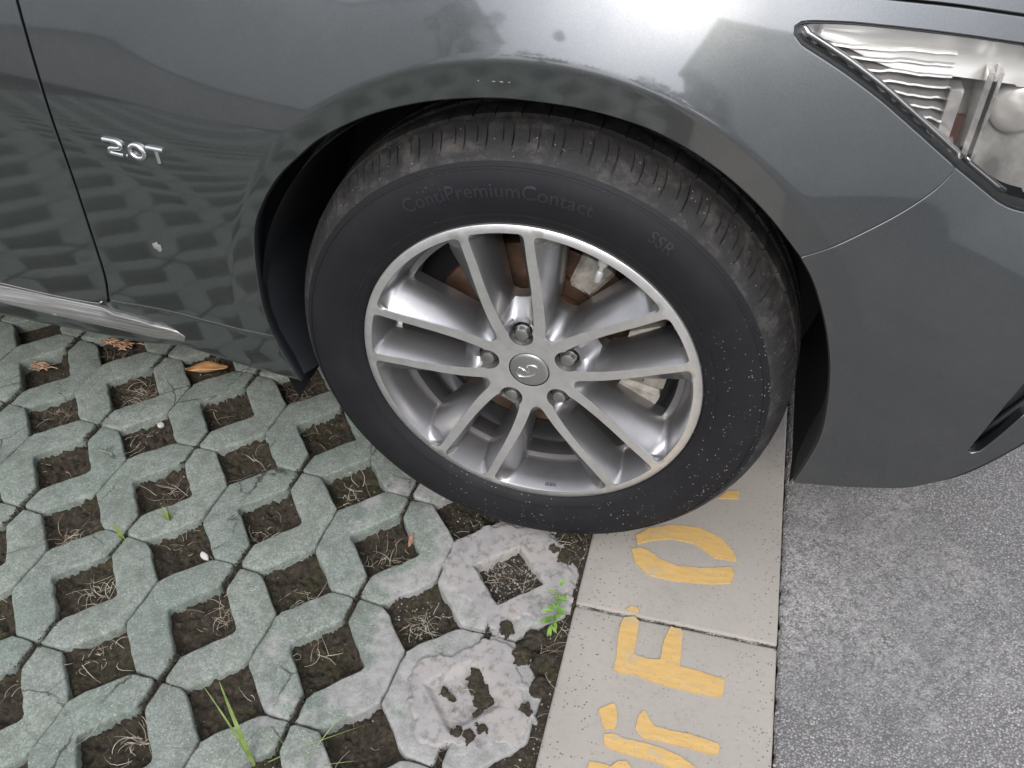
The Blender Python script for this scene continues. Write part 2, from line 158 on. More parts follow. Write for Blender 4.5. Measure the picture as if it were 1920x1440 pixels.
def in_poly(x, y, P):
    c = False; j = len(P) - 1
    for i in range(len(P)):
        a, b = P[i], P[j]
        if (a[1] > y) != (b[1] > y) and x < (b[0] - a[0]) * (y - a[1]) / (b[1] - a[1]) + a[0]: c = not c
        j = i
    return c
def fbm(x, y, s, o=3, z=0.): return noise.fractal(Vector((x * s, y * s, z)), .5, 2.0, o)
# ------------------------------------------------------------------ node materials
class NM:
    def __init__(s, name, **kw):
        s.m = bpy.data.materials.new(name); s.m.use_nodes = True; s.t = s.m.node_tree; s.b = s.t.nodes['Principled BSDF']
        s.co = None
        for k, v in kw.items(): s.set(k.replace('_', ' '), v)
    def set(s, k, v):
        i = s.b.inputs[k]
        if hasattr(v, 'links') or isinstance(v, bpy.types.NodeSocket): s.t.links.new(v, i)
        else: i.default_value = (*v, 1) if isinstance(v, tuple) and len(v) == 3 and i.type == 'RGBA' else v
    def n(s, t): return s.t.nodes.new('ShaderNode' + t)
    def pos(s, world=False):
        if world: g = s.n('NewGeometry'); return g.outputs['Position']
        return s.n('TexCoord').outputs['Object']
    def noise(s, scale, detail=4, rough=.55, world=False, vec=None, dist=0):
        n = s.n('TexNoise'); n.inputs['Scale'].default_value = scale; n.inputs['Detail'].default_value = detail; n.inputs['Roughness'].default_value = rough; n.inputs['Distortion'].default_value = dist
        s.t.links.new(vec or s.pos(world), n.inputs['Vector']); return n.outputs['Fac']
    def voro(s, scale, world=False, feature='F1', out='Distance', vec=None, rnd=1.):
        n = s.n('TexVoronoi'); n.inputs['Scale'].default_value = scale; n.feature = feature; n.inputs['Randomness'].default_value = rnd
        s.t.links.new(vec or s.pos(world), n.inputs['Vector']); return n.outputs[out]
    def ramp(s, fac, stops):
        n = s.n('ValToRGB'); e = n.color_ramp.elements
        while len(e) < len(stops): e.new(.5)
        for q, (p, c) in zip(e, stops):
            q.position = p; q.color = (*c, 1) if isinstance(c, tuple) else (c, c, c, 1)
        s.t.links.new(fac, n.inputs[0]); return n.outputs[0]
    def mix(s, fac, a, b, mode='MIX'):
        n = s.n('MixRGB'); n.blend_type = mode
        for i, v in enumerate((fac, a, b)):
            if isinstance(v, bpy.types.NodeSocket): s.t.links.new(v, n.inputs[i])
            else: n.inputs[i].default_value = v if i == 0 else ((*v, 1) if isinstance(v, tuple) else (v, v, v, 1))
        return n.outputs[0]
    def math(s, op, a, b=0., clamp=False):
        n = s.n('Math'); n.operation = op; n.use_clamp = clamp
        for i, v in enumerate((a, b)):
            if isinstance(v, bpy.types.NodeSocket): s.t.links.new(v, n.inputs[i])
            else: n.inputs[i].default_value = v
        return n.outputs[0]
    def bump(s, h, strength=.5, dist=.002):
        n = s.n('Bump'); n.inputs['Strength'].default_value = strength; n.inputs['Distance'].default_value = dist
        s.t.links.new(h, n.inputs['Height']); s.t.links.new(n.outputs[0], s.b.inputs['Normal'])
        return n
    def rand(s): return s.n('ObjectInfo').outputs['Random']

def simple(name, col, rough=.5, metal=0., **kw):
    q = NM(name, Base_Color=col, Roughness=rough, Metallic=metal)
    for k, v in kw.items(): q.set(k.replace('_', ' '), v)
    return q.m
# car paint
q = NM('dark_grey_metallic_paint', Metallic=.9, Roughness=.30, Coat_Weight=1., Coat_Roughness=.02, Coat_IOR=1.75)
fl = q.voro(1500, out='Color'); flk = q.math('MULTIPLY', fl, 1.)
base = q.mix(q.ramp(fl, [(0, 0.), (1, 1.)]), (.084, .090, .092), (.124, .131, .131))
dust = q.ramp(q.noise(11, 6, .7), [(.48, 0.), (.8, .10)])
spk = q.ramp(q.voro(42, out='Distance'), [(0.0, .9), (.045, .0)]); spk2 = q.mix(1., spk, q.ramp(q.voro(42, out='Color'), [(.86, 0.), (.9, 1.)]), 'MULTIPLY')
base = q.mix(dust, base, (.3, .29, .26)); base = q.mix(spk2, base, (.55, .54, .5)); q.set('Base Color', base)
q.set('Coat Roughness', q.ramp(q.noise(5, 6, .7), [(.3, .035), (.8, .07)]))
PAINT = q.m
q = NM('machined_aluminium', Metallic=.85, Roughness=.33)
nz = q.noise(60, 5, .6); q.set('Base Color', q.ramp(nz, [(.3, (.66, .645, .63)), (.7, (.78, .77, .75))])); q.set('Roughness', q.ramp(q.noise(25, 6, .7), [(.3, .27), (.75, .45)]))
q.set('Anisotropic', .35); MACH = q.m
q = NM('silver_wheel_paint', Metallic=.88, Roughness=.22, Coat_Weight=.6, Coat_Roughness=.12)
nz = q.noise(14, 8, .72, vec=None); gr = q.ramp(q.noise(420, 3, .6), [(.62, 0.), (.72, .45)])
base = q.mix(q.ramp(nz, [(.42, 0.), (.75, .4)]), (.28, .277, .278), (.17, .157, .145)); base = q.mix(q.mix(1., gr, q.ramp(q.noise(9, 3), [(.45, 0.), (.65, 1.)]), 'MULTIPLY'), base, (.10, .09, .08)); q.set('Base Color', base)
q.set('Roughness', q.ramp(nz, [(.3, .27), (.8, .5)])); SILVER = q.m
q = NM('tyre_rubber', Roughness=.68); q.set('Specular IOR Level', .32)
n1 = q.noise(18, 8, .7); n2 = q.noise(5, 4, .6); dustm = q.ramp(n2, [(.35, 0.), (.7, .55)])
base = q.mix(dustm, (.0055, .0055, .0075), (.012, .0112, .012)); base = q.mix(q.ramp(n1, [(.5, 0.), (.8, .4)]), base, (.022, .0195, .0185))
st = q.voro(210, out='Distance'); sc_ = q.voro(210, out='Color')
sp = q.mix(1., q.ramp(st, [(.12, 1.), (.2, 0.)]), q.ramp(sc_, [(.60, 0.), (.66, 1.)]), 'MULTIPLY'); sx = q.n('SeparateXYZ'); q.t.links.new(q.pos(), sx.inputs[0]); gr_ = q.math('MULTIPLY', q.math('SUBTRACT', sx.outputs[0], sx.outputs[2]), .75, True)
sp = q.mix(1., sp, q.ramp(q.math('ADD', q.noise(7, 3, .6), gr_), [(.56, 0.), (.78, 1.)]), 'MULTIPLY')
base = q.mix(sp, base, (.30, .27, .23)); q.set('Base Color', base); q.bump(q.noise(900, 3, .6), .25, .0006); TYRE = q.m
q = NM('worn_tread_rubber', Roughness=.72)
n1 = q.noise(30, 8, .75); base = q.ramp(n1, [(.3, (.008, .0078, .008)), (.5, (.017, .016, .0155)), (.72, (.075, .068, .060))])
st = q.voro(240, out='Distance'); sp = q.mix(1., q.ramp(st, [(.10, 1.), (.2, 0.)]), q.ramp(q.voro(240, out='Color'), [(.80, 0.), (.85, 1.)]), 'MULTIPLY')
base = q.mix(sp, base, (.36, .34, .3)); q.set('Base Color', base); q.bump(q.noise(500, 6, .7), .6, .0012); TREAD = q.m
BLACK = simple('black_plastic', (.010, .011, .013), .45)
DARK = simple('dark_cavity', (.004, .004, .005), .8)
LINER = simple('felted_arch_liner', (.006, .0065, .008), .75)
q = NM('rusty_steel', Metallic=.6, Roughness=.5); n1 = q.noise(22, 6, .65); q.set('Base Color', q.ramp(n1, [(.3, (.05, .030, .020)), (.55, (.11, .066, .044)), (.75, (.18, .13, .10))])); RUST = q.m
q = NM('cast_caliper', Metallic=.2, Roughness=.7); n1 = q.noise(40, 6, .7); q.set('Base Color', q.ramp(n1, [(.3, (.13, .11, .09)), (.6, (.34, .32, .28)), (.8, (.42, .40, .35))])); q.bump(n1, .4, .002); CAST = q.m
CHROME = simple('bright_chrome', (.78, .78, .78), .12, 1.)
SATIN = simple('satin_steel', (.46, .45, .43), .33, 1.)
CAPM = simple('centre_cap_silver', (.42, .42, .41), .34, .9, Coat_Weight=.5, Coat_Roughness=.1)
q = NM('scuffed_sill_trim', Metallic=.75, Roughness=.42)
mp = q.n('Mapping'); mp.inputs['Scale'].default_value = (3, 40, 260); q.t.links.new(q.pos(), mp.inputs['Vector']); n1 = q.noise(1.5, 6, .7, vec=mp.outputs[0])
q.set('Base Color', q.ramp(n1, [(.35, (.16, .155, .145)), (.6, (.40, .39, .375))])); SILL = q.m
# ground materials
CPX = D['kerb'][0]
q = NM('green_grey_concrete', Roughness=.9)
w = q.pos(True); n1 = q.noise(7, 6, .62, vec=w); n2 = q.noise(55, 7, .72, vec=w); wd = q.mix(.012, w, q.n('TexNoise').outputs['Color'], 'ADD'); agg = q.voro(310, vec=wd, out='Distance'); agc = q.voro(310, vec=wd, out='Color')
base = q.mix(q.ramp(q.rand(), [(0, 0.), (1, 1.)]), (.165, .212, .180), (.255, .288, .246))
base = q.mix(q.ramp(n1, [(.35, 0.), (.68, .75)]), base, (.225, .235, .215)); base = q.mix(q.ramp(n2, [(.40, .65), (.56, 0.)]), base, (.115, .130, .108))
base = q.mix(q.ramp(q.noise(260, 4, .7, vec=w), [(.42, .6), (.55, 0.)]), base, (.11, .12, .10))
wh = q.mix(1., q.ramp(agg, [(.16, 1.), (.42, 0.)]), q.ramp(agc, [(.50, 0.), (.9, .75)]), 'MULTIPLY'); base = q.mix(wh, base, (.42, .44, .40))
dk = q.mix(1., q.ramp(q.voro(260, vec=w), [(.14, 1.), (.26, 0.)]), q.ramp(q.voro(260, vec=w, out='Color'), [(.78, 0.), (.84, .7)]), 'MULTIPLY'); base = q.mix(dk, base, (.04, .045, .038))
base = q.mix(q.ramp(q.noise(13, 9, .78, vec=w), [(.50, 0.), (.66, .62)]), base, (.100, .112, .092))
base = q.mix(q.ramp(q.noise(38, 5, .7, vec=w), [(.60, 0.), (.72, .35)]), base, (.34, .36, .33))
ck = q.n('TexVoronoi'); ck.feature = 'DISTANCE_TO_EDGE'; ck.inputs['Scale'].default_value = 6.5
vv = q.mix(.03, w, q.noise(20, 5, .7, vec=w), 'ADD'); q.t.links.new(vv, ck.inputs['Vector'])
crk = q.mix(1., q.ramp(ck.outputs['Distance'], [(.003, .9), (.009, 0.)]), q.ramp(q.noise(5, 3, .6, vec=w), [(.52, 0.), (.58, 1.)]), 'MULTIPLY'); base = q.mix(crk, base, (.03, .032, .026))
# darker, damper blocks here and there, and grey cement smears near the kerb
base = q.mix(q.ramp(q.math('MULTIPLY', q.rand(), 7.31), [(0, 0.), (1, .0)]), base, (.1, .1, .1))
sx = q.n('SeparateXYZ'); q.t.links.new(w, sx.inputs[0])
nearx = q.math('MULTIPLY', q.math('ADD', sx.outputs[0], .36), 3.2, True)
cem = q.ramp(q.math('ADD', q.math('MULTIPLY', nearx, .34), q.noise(9, 7, .68, vec=w)), [(.66, 0.), (.74, .85)])
base = q.mix(cem, base, q.ramp(n2, [(.3, (.19, .185, .175)), (.7, (.36, .35, .335))]))
q.set('Base Color', base); h = q.mix(.5, q.noise(300, 5, .7, vec=w), agg); q.bump(h, .55, .0018); PAVER = q.m
q = NM('mossy_soil', Roughness=.95)
w = q.pos(True); n1 = q.noise(16, 8, .7, vec=w); n2 = q.noise(140, 6, .7, vec=w); n3 = q.noise(5, 4, .6, vec=w)
base = q.ramp(n2, [(.3, (.009, .007, .004)), (.5, (.031, .023, .013)), (.72, (.085, .066, .045))])
base = q.mix(q.ramp(q.noise(24, 7, .7, vec=w), [(.50, 0.), (.64, .7)]), base, q.ramp(n2, [(.3, (.012, .013, .004)), (.7, (.060, .056, .018))]))
wh = q.mix(1., q.ramp(q.voro(190, vec=w), [(.10, 1.), (.2, 0.)]), q.ramp(q.voro(190, vec=w, out='Color'), [(.8, 0.), (.84, 1.)]), 'MULTIPLY'); base = q.mix(wh, base, (.36, .34, .3))
q.set('Base Color', base); q.bump(n2, 1., .006); SOIL = q.m
q = NM('old_mortar', Roughness=.93)
w = q.pos(True); n2 = q.noise(70, 8, .7, vec=w); n1 = q.noise(14, 5, .6, vec=w)
base = q.ramp(n1, [(.3, (.22, .21, .205)), (.5, (.29, .277, .265)), (.68, (.31, .28, .25))]); base = q.mix(q.ramp(n2, [(.36, .7), (.5, 0.)]), base, (.12, .115, .105))
base = q.mix(q.ramp(q.noise(22, 8, .75, vec=w), [(.56, 0.), (.64, .55)]), base, (.06, .058, .035))
q.set('Base Color', base); q.bump(q.mix(.5, n2, q.noise(350, 4, .6, vec=w)), .5, .0010); MORTAR = q.m
q = NM('pale_kerb_concrete', Roughness=.88)
w = q.pos(True); n1 = q.noise(3, 6, .6, vec=w); n2 = q.noise(110, 6, .7, vec=w); ft = q.noise(11, 7, .65, vec=w)
base = q.ramp(n1, [(.3, (.275, .252, .220)), (.7, (.35, .322, .282))]); base = q.mix(q.ramp(n2, [(.34, .35), (.5, 0.)]), base, (.24, .23, .215))
pit = q.mix(1., q.ramp(q.voro(210, vec=w), [(.14, 1.), (.30, 0.)]), q.ramp(q.voro(210, vec=w, out='Color'), [(.52, 0.), (.66, 1.)]), 'MULTIPLY')
sx = q.n('SeparateXYZ'); q.t.links.new(w, sx.inputs[0])
edge = q.math('ADD', q.math('MULTIPLY', q.math('SUBTRACT', CPX + .10, sx.outputs[0]), 4.5, True), q.math('MULTIPLY', q.math('SUBTRACT', sx.outputs[0], D['kerb'][1] - .05), 6, True))
pitm = q.mix(1., pit, q.ramp(q.math('ADD', edge, q.math('MULTIPLY', ft, .6)), [(.26, .16), (.55, 1.)]), 'MULTIPLY'); base = q.mix(pitm, base, (.075, .072, .07))
base = q.mix(q.ramp(q.math('MULTIPLY', edge, ft), [(.10, 0.), (.5, .5)]), base, (.17, .165, .155)); base = q.mix(q.ramp(q.noise(6, 8, .75, vec=w), [(.50, 0.), (.72, .45)]), base, (.19, .175, .155))
q.set('Base Color', base); q.bump(q.mix(.6, n2, pit), .45, .0015); KERB = q.m
q = NM('yellow_road_paint', Roughness=.55)
w = q.pos(True); mp = q.n('Mapping'); mp.inputs['Scale'].default_value = (1, 4, 1); mp.inputs['Rotation'].default_value = (0, 0, .12); q.t.links.new(w, mp.inputs['Vector'])
n1 = q.noise(38, 6, .65, vec=mp.outputs[0]); base = q.ramp(n1, [(.3, (.45, .285, .095)), (.6, (.52, .34, .12)), (.8, (.56, .385, .165))])
base = q.mix(q.ramp(q.noise(160, 6, .75, vec=w), [(.33, .85), (.42, 0.)]), base, (.34, .31, .26)); base = q.mix(q.ramp(q.noise(24, 8, .78, vec=w), [(.36, .75), (.46, 0.)]), base, (.35, .31, .22))
pit = q.mix(1., q.ramp(q.voro(260, vec=w), [(.12, 1.), (.32, 0.)]), q.ramp(q.voro(260, vec=w, out='Color'), [(.60, 0.), (.72, .9)]), 'MULTIPLY'); base = q.mix(pit, base, (.24, .21, .16)); q.set('Base Color', base); q.bump(n1, .5, .001); YELLOW = q.m
q = NM('worn_asphalt', Roughness=.87)
w = q.pos(True); vd = q.voro(330, vec=w); vc = q.voro(330, vec=w, out='Color'); vb = q.voro(95, vec=w, out='Color'); vbd = q.voro(95, vec=w)
bw = q.ramp(vc, [(.05, .13), (.35, .21), (.6, .27), (.85, .36), (.97, .52)])
tint = q.mix(q.noise(90, 3, vec=w), (.97, .97, .98), (1.08, 1.0, .93)); base = q.mix(1., bw, tint, 'MULTIPLY')
base = q.mix(q.ramp(vd, [(.3, 0.), (.62, .75)]), base, (.07, .068, .066))
# paler skin of cement slurry lying in the pores of one patch beside the kerb
vm = q.n('VectorMath'); vm.operation = 'DISTANCE'; vm.inputs[1].default_value = (.50, .02, 0); q.t.links.new(w, vm.inputs[0])
pm = q.math('ADD', q.math('MULTIPLY', vm.outputs['Value'], -3.6), q.math('MULTIPLY', q.noise(10, 6, .65, vec=w), 2.0))
patch = q.ramp(pm, [(.18, 0.), (.5, 1.)])
por = q.mix(1., patch, q.ramp(q.noise(75, 6, .7, vec=w, dist=1.), [(.42, 0.), (.58, .85)]), 'MULTIPLY'); base = q.mix(por, base, q.ramp(vc, [(.1, (.22, .215, .205)), (.8, (.36, .35, .335))]))
n1 = q.noise(4, 6, .6, vec=w); base = q.mix(q.ramp(n1, [(.33, .50), (.62, 0.)]), base, (.10, .10, .10))
q.set('Base Color', base); q.bump(q.mix(.4, q.ramp(vd, [(0, 1.), (.6, 0.)]), vc), .6, .0025); ASPHALT = q.m
STRAW = simple('dry_straw', (.40, .345, .26), .8)
q = NM('dry_straw_mix', Roughness=.8); q.set('Base Color', q.ramp(q.noise(25, 2, .5, vec=q.pos(True)), [(.35, (.20, .155, .105)), (.6, (.44, .40, .32))])); STRAW = q.m
q = NM('fresh_green_blade', Roughness=.55); q.set('Base Color', q.ramp(q.noise(30, 2, .5), [(.35, (.13, .20, .045)), (.65, (.26, .32, .10))])); q.set('Subsurface Weight', .1); GREEN = q.m
q = NM('bright_weed_leaf', Roughness=.5); q.set('Base Color', q.ramp(q.noise(50, 2, .5), [(.35, (.07, .18, .025)), (.65, (.20, .35, .06))])); WEED = q.m
q = NM('tan_dead_leaf', Roughness=.65); q.set('Base Color', q.ramp(q.noise(40, 5, .6), [(.35, (.42, .20, .075)), (.65, (.60, .34, .15))])); LEAF = q.m
q = NM('brown_husk', Roughness=.8); q.set('Base Color', q.ramp(q.noise(90, 5, .6), [(.35, (.22, .11, .06)), (.65, (.50, .32, .2))])); HUSK = q.m
WHITE = simple('white_chip', (.46, .43, .40), .8)
q = NM('pebble_mix', Roughness=.85); q.set('Base Color', q.ramp(q.noise(60, 2, .5, vec=q.pos(True)), [(.4, (.06, .055, .05)), (.6, (.33, .31, .28))])); PEB = q.m

# ------------------------------------------------------------------ ground
ZC = D['wheel']['zc']; KL, KR = D['kerb']
g = 150.
mesh('ground', [(-g, -g, -.12), (g, -g, -.12), (g, g, -.12), (-g, g, -.12)], [(0, 1, 2, 3)], SOIL, kind='structure')
mesh('car_park_asphalt', [(KR + .006, -60, -.0012), (60, -60, -.0012), (60, 60, -.0012), (KR + .006, 60, -.0012)], [(0, 1, 2, 3)], ASPHALT, kind='structure')
mesh('far_asphalt', [(-60, -60, -.006), (KL - .01, -60, -.006), (KL - .01, -3.1, -.006), (-60, -3.1, -.006)], [(0, 1, 2, 3)], ASPHALT, kind='structure')
def strip_edge():      # crumbling edge where the asphalt meets the kerb
    V = []; F = []; ys = [-1.5 + i * .004 for i in range(800)]
    for y in ys:
        w_ = .0004 + .0030 * max(0, .25 + fbm(y, 3., 40, 4)); V += [(KR + w_, y, -.010), (KR + w_ + .0008, y, -.0016), (KR + .008, y, -.0010)]
    for i in range(len(ys) - 1):
        for j in (0, 1): F.append((3 * i + j, 3 * i + j + 1, 3 * i + j + 4, 3 * i + j + 3))
    mesh('asphalt_edge', V, F, ASPHALT, None, True, kind='structure')
strip_edge()
# paver lattice
LX, LY, TH, S = (D['lat'][k] for k in ('x', 'y', 'th', 's'))
e1 = Vector((math.cos(TH), math.sin(TH))); e2 = Vector((-math.sin(TH), math.cos(TH)))
P = S * math.sqrt(2)
def cell(x, y):
    d = Vector((x - LX, y - LY)); return d.dot(e1) / S, d.dot(e2) / S
HH = .0415
def half_paver(seed, hseam=.0018):
    rr = random.Random(seed); p = P / 2 - .0009; a = p * math.tan(PI / 8); c = p / math.sqrt(2); h = HH
    base = [(h, h), (c, c), (p, a), (p, -a), (a, -p), (-a, -p), (-c, -c), (-h, -h), (h, -h)]
    s = hseam / math.sqrt(2)
    for i in (0, 1, 6, 7): base[i] = (base[i][0] + s, base[i][1] - s)
    # order is clockwise: reverse; round the corners, subdivide, roughen
    base = base[::-1]; out = []
    n = len(base)
    for i in range(n):
        A, B, Cc = Vector(base[i - 1]), Vector(base[i]), Vector(base[(i + 1) % n])
        u = (A - B).normalized(); v = (Cc - B).normalized(); rd = .0075 if i == 0 else .0062
        for t in (0, .5, 1):
            q_ = (B + u * rd * (1 - t) ** 2 + v * rd * t ** 2) if t in (0, 1) else B + (u + v) * rd * .27
            out.append(q_)
        L = (Cc - B).length; k = max(0, int((L - .01) / .016))
        for j in range(1, k + 1):
            if L > .02: out.append(B + v * (rd + (L - 2 * rd) * j / (k + 1)))
    n = len(out); nn = []
    for i in range(n):
        t = (out[(i + 1) % n] - out[i - 1]).normalized(); nn.append(Vector((t.y, -t.x)))
    out = [o_ + m_ * rr.gauss(0, .0008) for o_, m_ in zip(out, nn)]
    V = []; F = []
    rings = [(0.0, -.062), (0.0, -.0040), (.0007, -.0018), (.0020, -.0004), (.0036, .0001)]
    for ins, z in rings: V += [(o_.x - m_.x * ins, o_.y - m_.y * ins, z + (rr.gauss(0, .00025) if z > -.01 else 0)) for o_, m_ in zip(out, nn)]
    for k in range(len(rings) - 1):
        for i in range(n): F.append((k * n + i, k * n + (i + 1) % n, (k + 1) * n + (i + 1) % n, (k + 1) * n + i))
    b0 = (len(rings) - 1) * n; top = [Vector((v[0], v[1])) for v in V[b0:]]
    tri = delaunay_2d_cdt(top, [(i, (i + 1) % n) for i in range(n)], [], 0, 1e-7); tp = [tuple(t_) for t_ in top]
    inv = {}
    for k, l in enumerate(tri[3]):
        for j in l: inv[k] = b0 + j
    for f in tri[2]:
        c_ = sum((tri[0][k] for k in f), Vector((0, 0))) / len(f)
        if in_poly(c_.x, c_.y, tp) and all(k in inv for k in f): F.append(tuple(inv[k] for k in f))
    return V, F
PM = []
for i in range(6):
    V, F = half_paver(50 + i, (.0022, .0034, .0046)[i % 3]); me = bpy.data.meshes.new('paver'); me.from_pydata(V, [], F); me.materials.append(PAVER); me.shade_smooth(); me.set_sharp_from_angle(angle=math.radians(50)); PM.append(me)
bay = empty('parking_bay_paving', kind='structure')
far = MB(); cells = []
for m in range(-40, 41):
    for n in range(-40, 41):
        if (m + n) % 2: continue
        x = LX + S * (m * e1.x + n * e2.x); y = LY + S * (m * e1.y + n * e2.y)
        if x > KL - .088 or x < -2.9 or y < -3.0 or y > 2.3: continue
        cells.append((m, n, x, y))
cells.sort(key=lambda c: (c[2] + .35) ** 2 + (c[3] + .1) ** 2)
cnt = 0
for (m, n, x, y) in cells:
    for half in (0, 1):
        ang = TH + PI * half; rr = random.Random(m * 131 + n * 17 + half)
        M = Matrix.Translation((x + rr.gauss(0, .0006), y + rr.gauss(0, .0006), rr.gauss(-.0012, .0017))) @ Matrix.Rotation(ang + rr.gauss(0, .004), 4, 'Z') @ Matrix.Rotation(rr.gauss(0, .009), 4, 'X') @ Matrix.Rotation(rr.gauss(0, .006), 4, 'Y')
        me = PM[rr.randrange(6)]
        if cnt < 270:
            o = bpy.data.objects.new('paver', me); COL.objects.link(o); o.parent = bay; o.matrix_local = M; cnt += 1
        else:
            far.add([M @ v.co for v in me.vertices], [tuple(p_.vertices) for p_ in me.polygons])
fo = far.build('far_pavers', PAVER, bay, 50, kind='stuff')
# soil in the cells and joints
def is_open(x, y):
    a, b = cell(x, y); m, n = round(a), round(b); d = max(abs(a - m), abs(b - n)) * S
    return m, n, d
def soil_z(x, y):
    m, n, d = is_open(x, y); z = -.024 - .009 * noise.noise(Vector((m * 3.1, n * 1.7, 4.))) + .007 * fbm(x, y, 30, 4) + .0045 * fbm(x, y, 120, 3)
    if d > HH + .0065: z = -.011 + .004 * fbm(x, y, 60, 3)
    z += (1 if d < HH + .004 else 0) * .006 * max(0, (d - .028) / .012)
    t = sstep_(KL - .135, KL - .035, x); z = z * (1 - t) + (-.0055 + .0045 * fbm(x, y, 45, 4) + .002 * fbm(x, y, 150, 2)) * t
    return min(z, -.0008)
def sstep_(a, b, t): t = max(0, min(1, (t - a) / (b - a))); return t * t * (3 - 2 * t)
def grid(name, x0, x1, y0, y1, st, fz, mat, **kw):
    nx = int((x1 - x0) / st); ny = int((y1 - y0) / st)
    V = [(x0 + (x1 - x0) * i / nx, y0 + (y1 - y0) * j / ny, 0) for j in range(ny + 1) for i in range(nx + 1)]
    V = [(x, y, fz(x, y)) for x, y, _ in V]
    F = [(j * (nx + 1) + i, j * (nx + 1) + i + 1, (j + 1) * (nx + 1) + i + 1, (j + 1) * (nx + 1) + i) for j in range(ny) for i in range(nx)]
    return mesh(name, V, F, mat, None, True, **kw)
grid('soil', -1.0, KL - .0005, -.62, .45, .0042, soil_z, SOIL, kind='structure')
mesh('soil', [(-3, -3.1, -.03), (KL - .001, -3.1, -.03), (KL - .001, 2.4, -.03), (-3, 2.4, -.03)], [(0, 1, 2, 3)], SOIL, kind='structure')
# mortar smeared over the blocks beside the kerb
def seg_sd(x, y, P_):
    d = 9.
    for i in range(len(P_)):
        ax, ay = P_[i - 1]; bx_, by_ = P_[i]; vx, vy = bx_ - ax, by_ - ay; t = max(0, min(1, ((x - ax) * vx + (y - ay) * vy) / (vx * vx + vy * vy + 1e-12)))
        d = min(d, math.hypot(x - ax - vx * t, y - ay - vy * t))
    return d if in_poly(x, y, P_) else -d
def mort():
    polys = D['mortar']; st = .0019; x0, x1, y0, y1 = -.17, KL - .004, -.37, .03
    def fz(x, y):
        xn = x + .012 * fbm(x, y, 26, 3); yn = y + .012 * fbm(x, y, 26, 3, 7.)
        sd = max(seg_sd(xn, yn, p_) for p_ in polys)
        if sd < -.012: return -.035
        a, b = cell(x + .12 * (xn - x), y + .12 * (yn - y)); d1 = max(abs(a - 3), abs(b + 1)) * S; d2_ = max(abs(a - 2), abs(b + 2)) * S
        z = -.006 + .0078 * sstep_(-.004, .004, sd) - .03 * sstep_(0, -.01, sd) * (sd < 0)
        z += .0004 * fbm(x, y, 18, 2) + .00015 * fbm(x, y, 180, 2)
        z -= .034 * (1 - sstep_(.033, .040, d1))
        z -= .0085 * (1 - sstep_(.030, .042, d2_)); 
        z += .0012 * fbm(x, y, 45, 3, 3.) * (d2_ < .036)
        return z
    o = grid('mortar_patch', x0, x1, y0, y1, st, fz, MORTAR, kind='stuff')
    me = o.data; bm = bmesh.new(); bm.from_mesh(me); bmesh.ops.delete(bm, geom=[f for f in bm.faces if f.calc_center_median().z < -.028], context='FACES'); bm.to_mesh(me); bm.free()
    return o
mort()
def moss_z(x, y):
    xn = x + .006 * fbm(x, y, 60, 3); yn = y + .006 * fbm(x, y, 60, 3, 9.)
    h = max(math.exp(-((xn - a) ** 2 + (yn - b) ** 2) / (r * r)) for a, b, r in D['moss'])
    a, b = cell(x, y); d2_ = max(abs(a - 2), abs(b + 2)) * S
    top = -.0062 if d2_ < .040 else .0016
    return top - .006 + .0105 * sstep_(.18, .62, h) + .0016 * fbm(x, y, 160, 3) + .0012 * fbm(x, y, 60, 3)
o = grid('moss_patch', -.15, KL - .003, -.36, .01, .0019, moss_z, SOIL, kind='stuff')
bm = bmesh.new(); bm.from_mesh(o.data)
def _low(f):
    c = f.calc_center_median(); a, b = cell(c.x, c.y); d2_ = max(abs(a - 2), abs(b + 2)) * S
    return c.z < (-.0100 if d2_ < .040 else -.0022)
bmesh.ops.delete(bm, geom=[f for f in bm.faces if _low(f)], context='FACES'); bm.to_mesh(o.data); bm.free()
# kerb
kerb = empty('kerb', kind='structure')
def kerb_stone(y0, y1):
    bm = bmesh.new(); bmesh.ops.create_cube(bm, size=1)
    for v in bm.verts: v.co = Vector((v.co.x * (KR - KL) + (KL + KR) / 2, v.co.y * (y1 - y0 - .004) + (y0 + y1) / 2, v.co.z * .12 - .06))
    bmesh.ops.bevel(bm, geom=list(bm.edges), offset=.0045, segments=3, affect='EDGES', profile=.6)
    bmesh.ops.subdivide_edges(bm, edges=[e for e in bm.edges if e.calc_length() > .1], cuts=12, use_grid_fill=True)
    for v in bm.verts:
        if v.co.z > -.004:
            ed = min(v.co.x - KL, KR - v.co.x, v.co.y - y0, y1 - v.co.y); v.co.z += .0008 * fbm(v.co.x, v.co.y, 9)
            if ed < .012: v.co.z -= .0010 * abs(fbm(v.co.x, v.co.y, 80))
    me = bpy.data.meshes.new('kerb_stone'); bm.to_mesh(me); bm.free(); me.materials.append(KERB); me.shade_smooth(); me.set_sharp_from_angle(angle=math.radians(50))
    o = bpy.data.objects.new('kerb_stone', me); COL.objects.link(o); o.parent = kerb; return o
KJ = -.1045; KLEN = .60
for i in range(-5, 4): o = kerb_stone(KJ + i * KLEN, KJ + (i + 1) * KLEN)
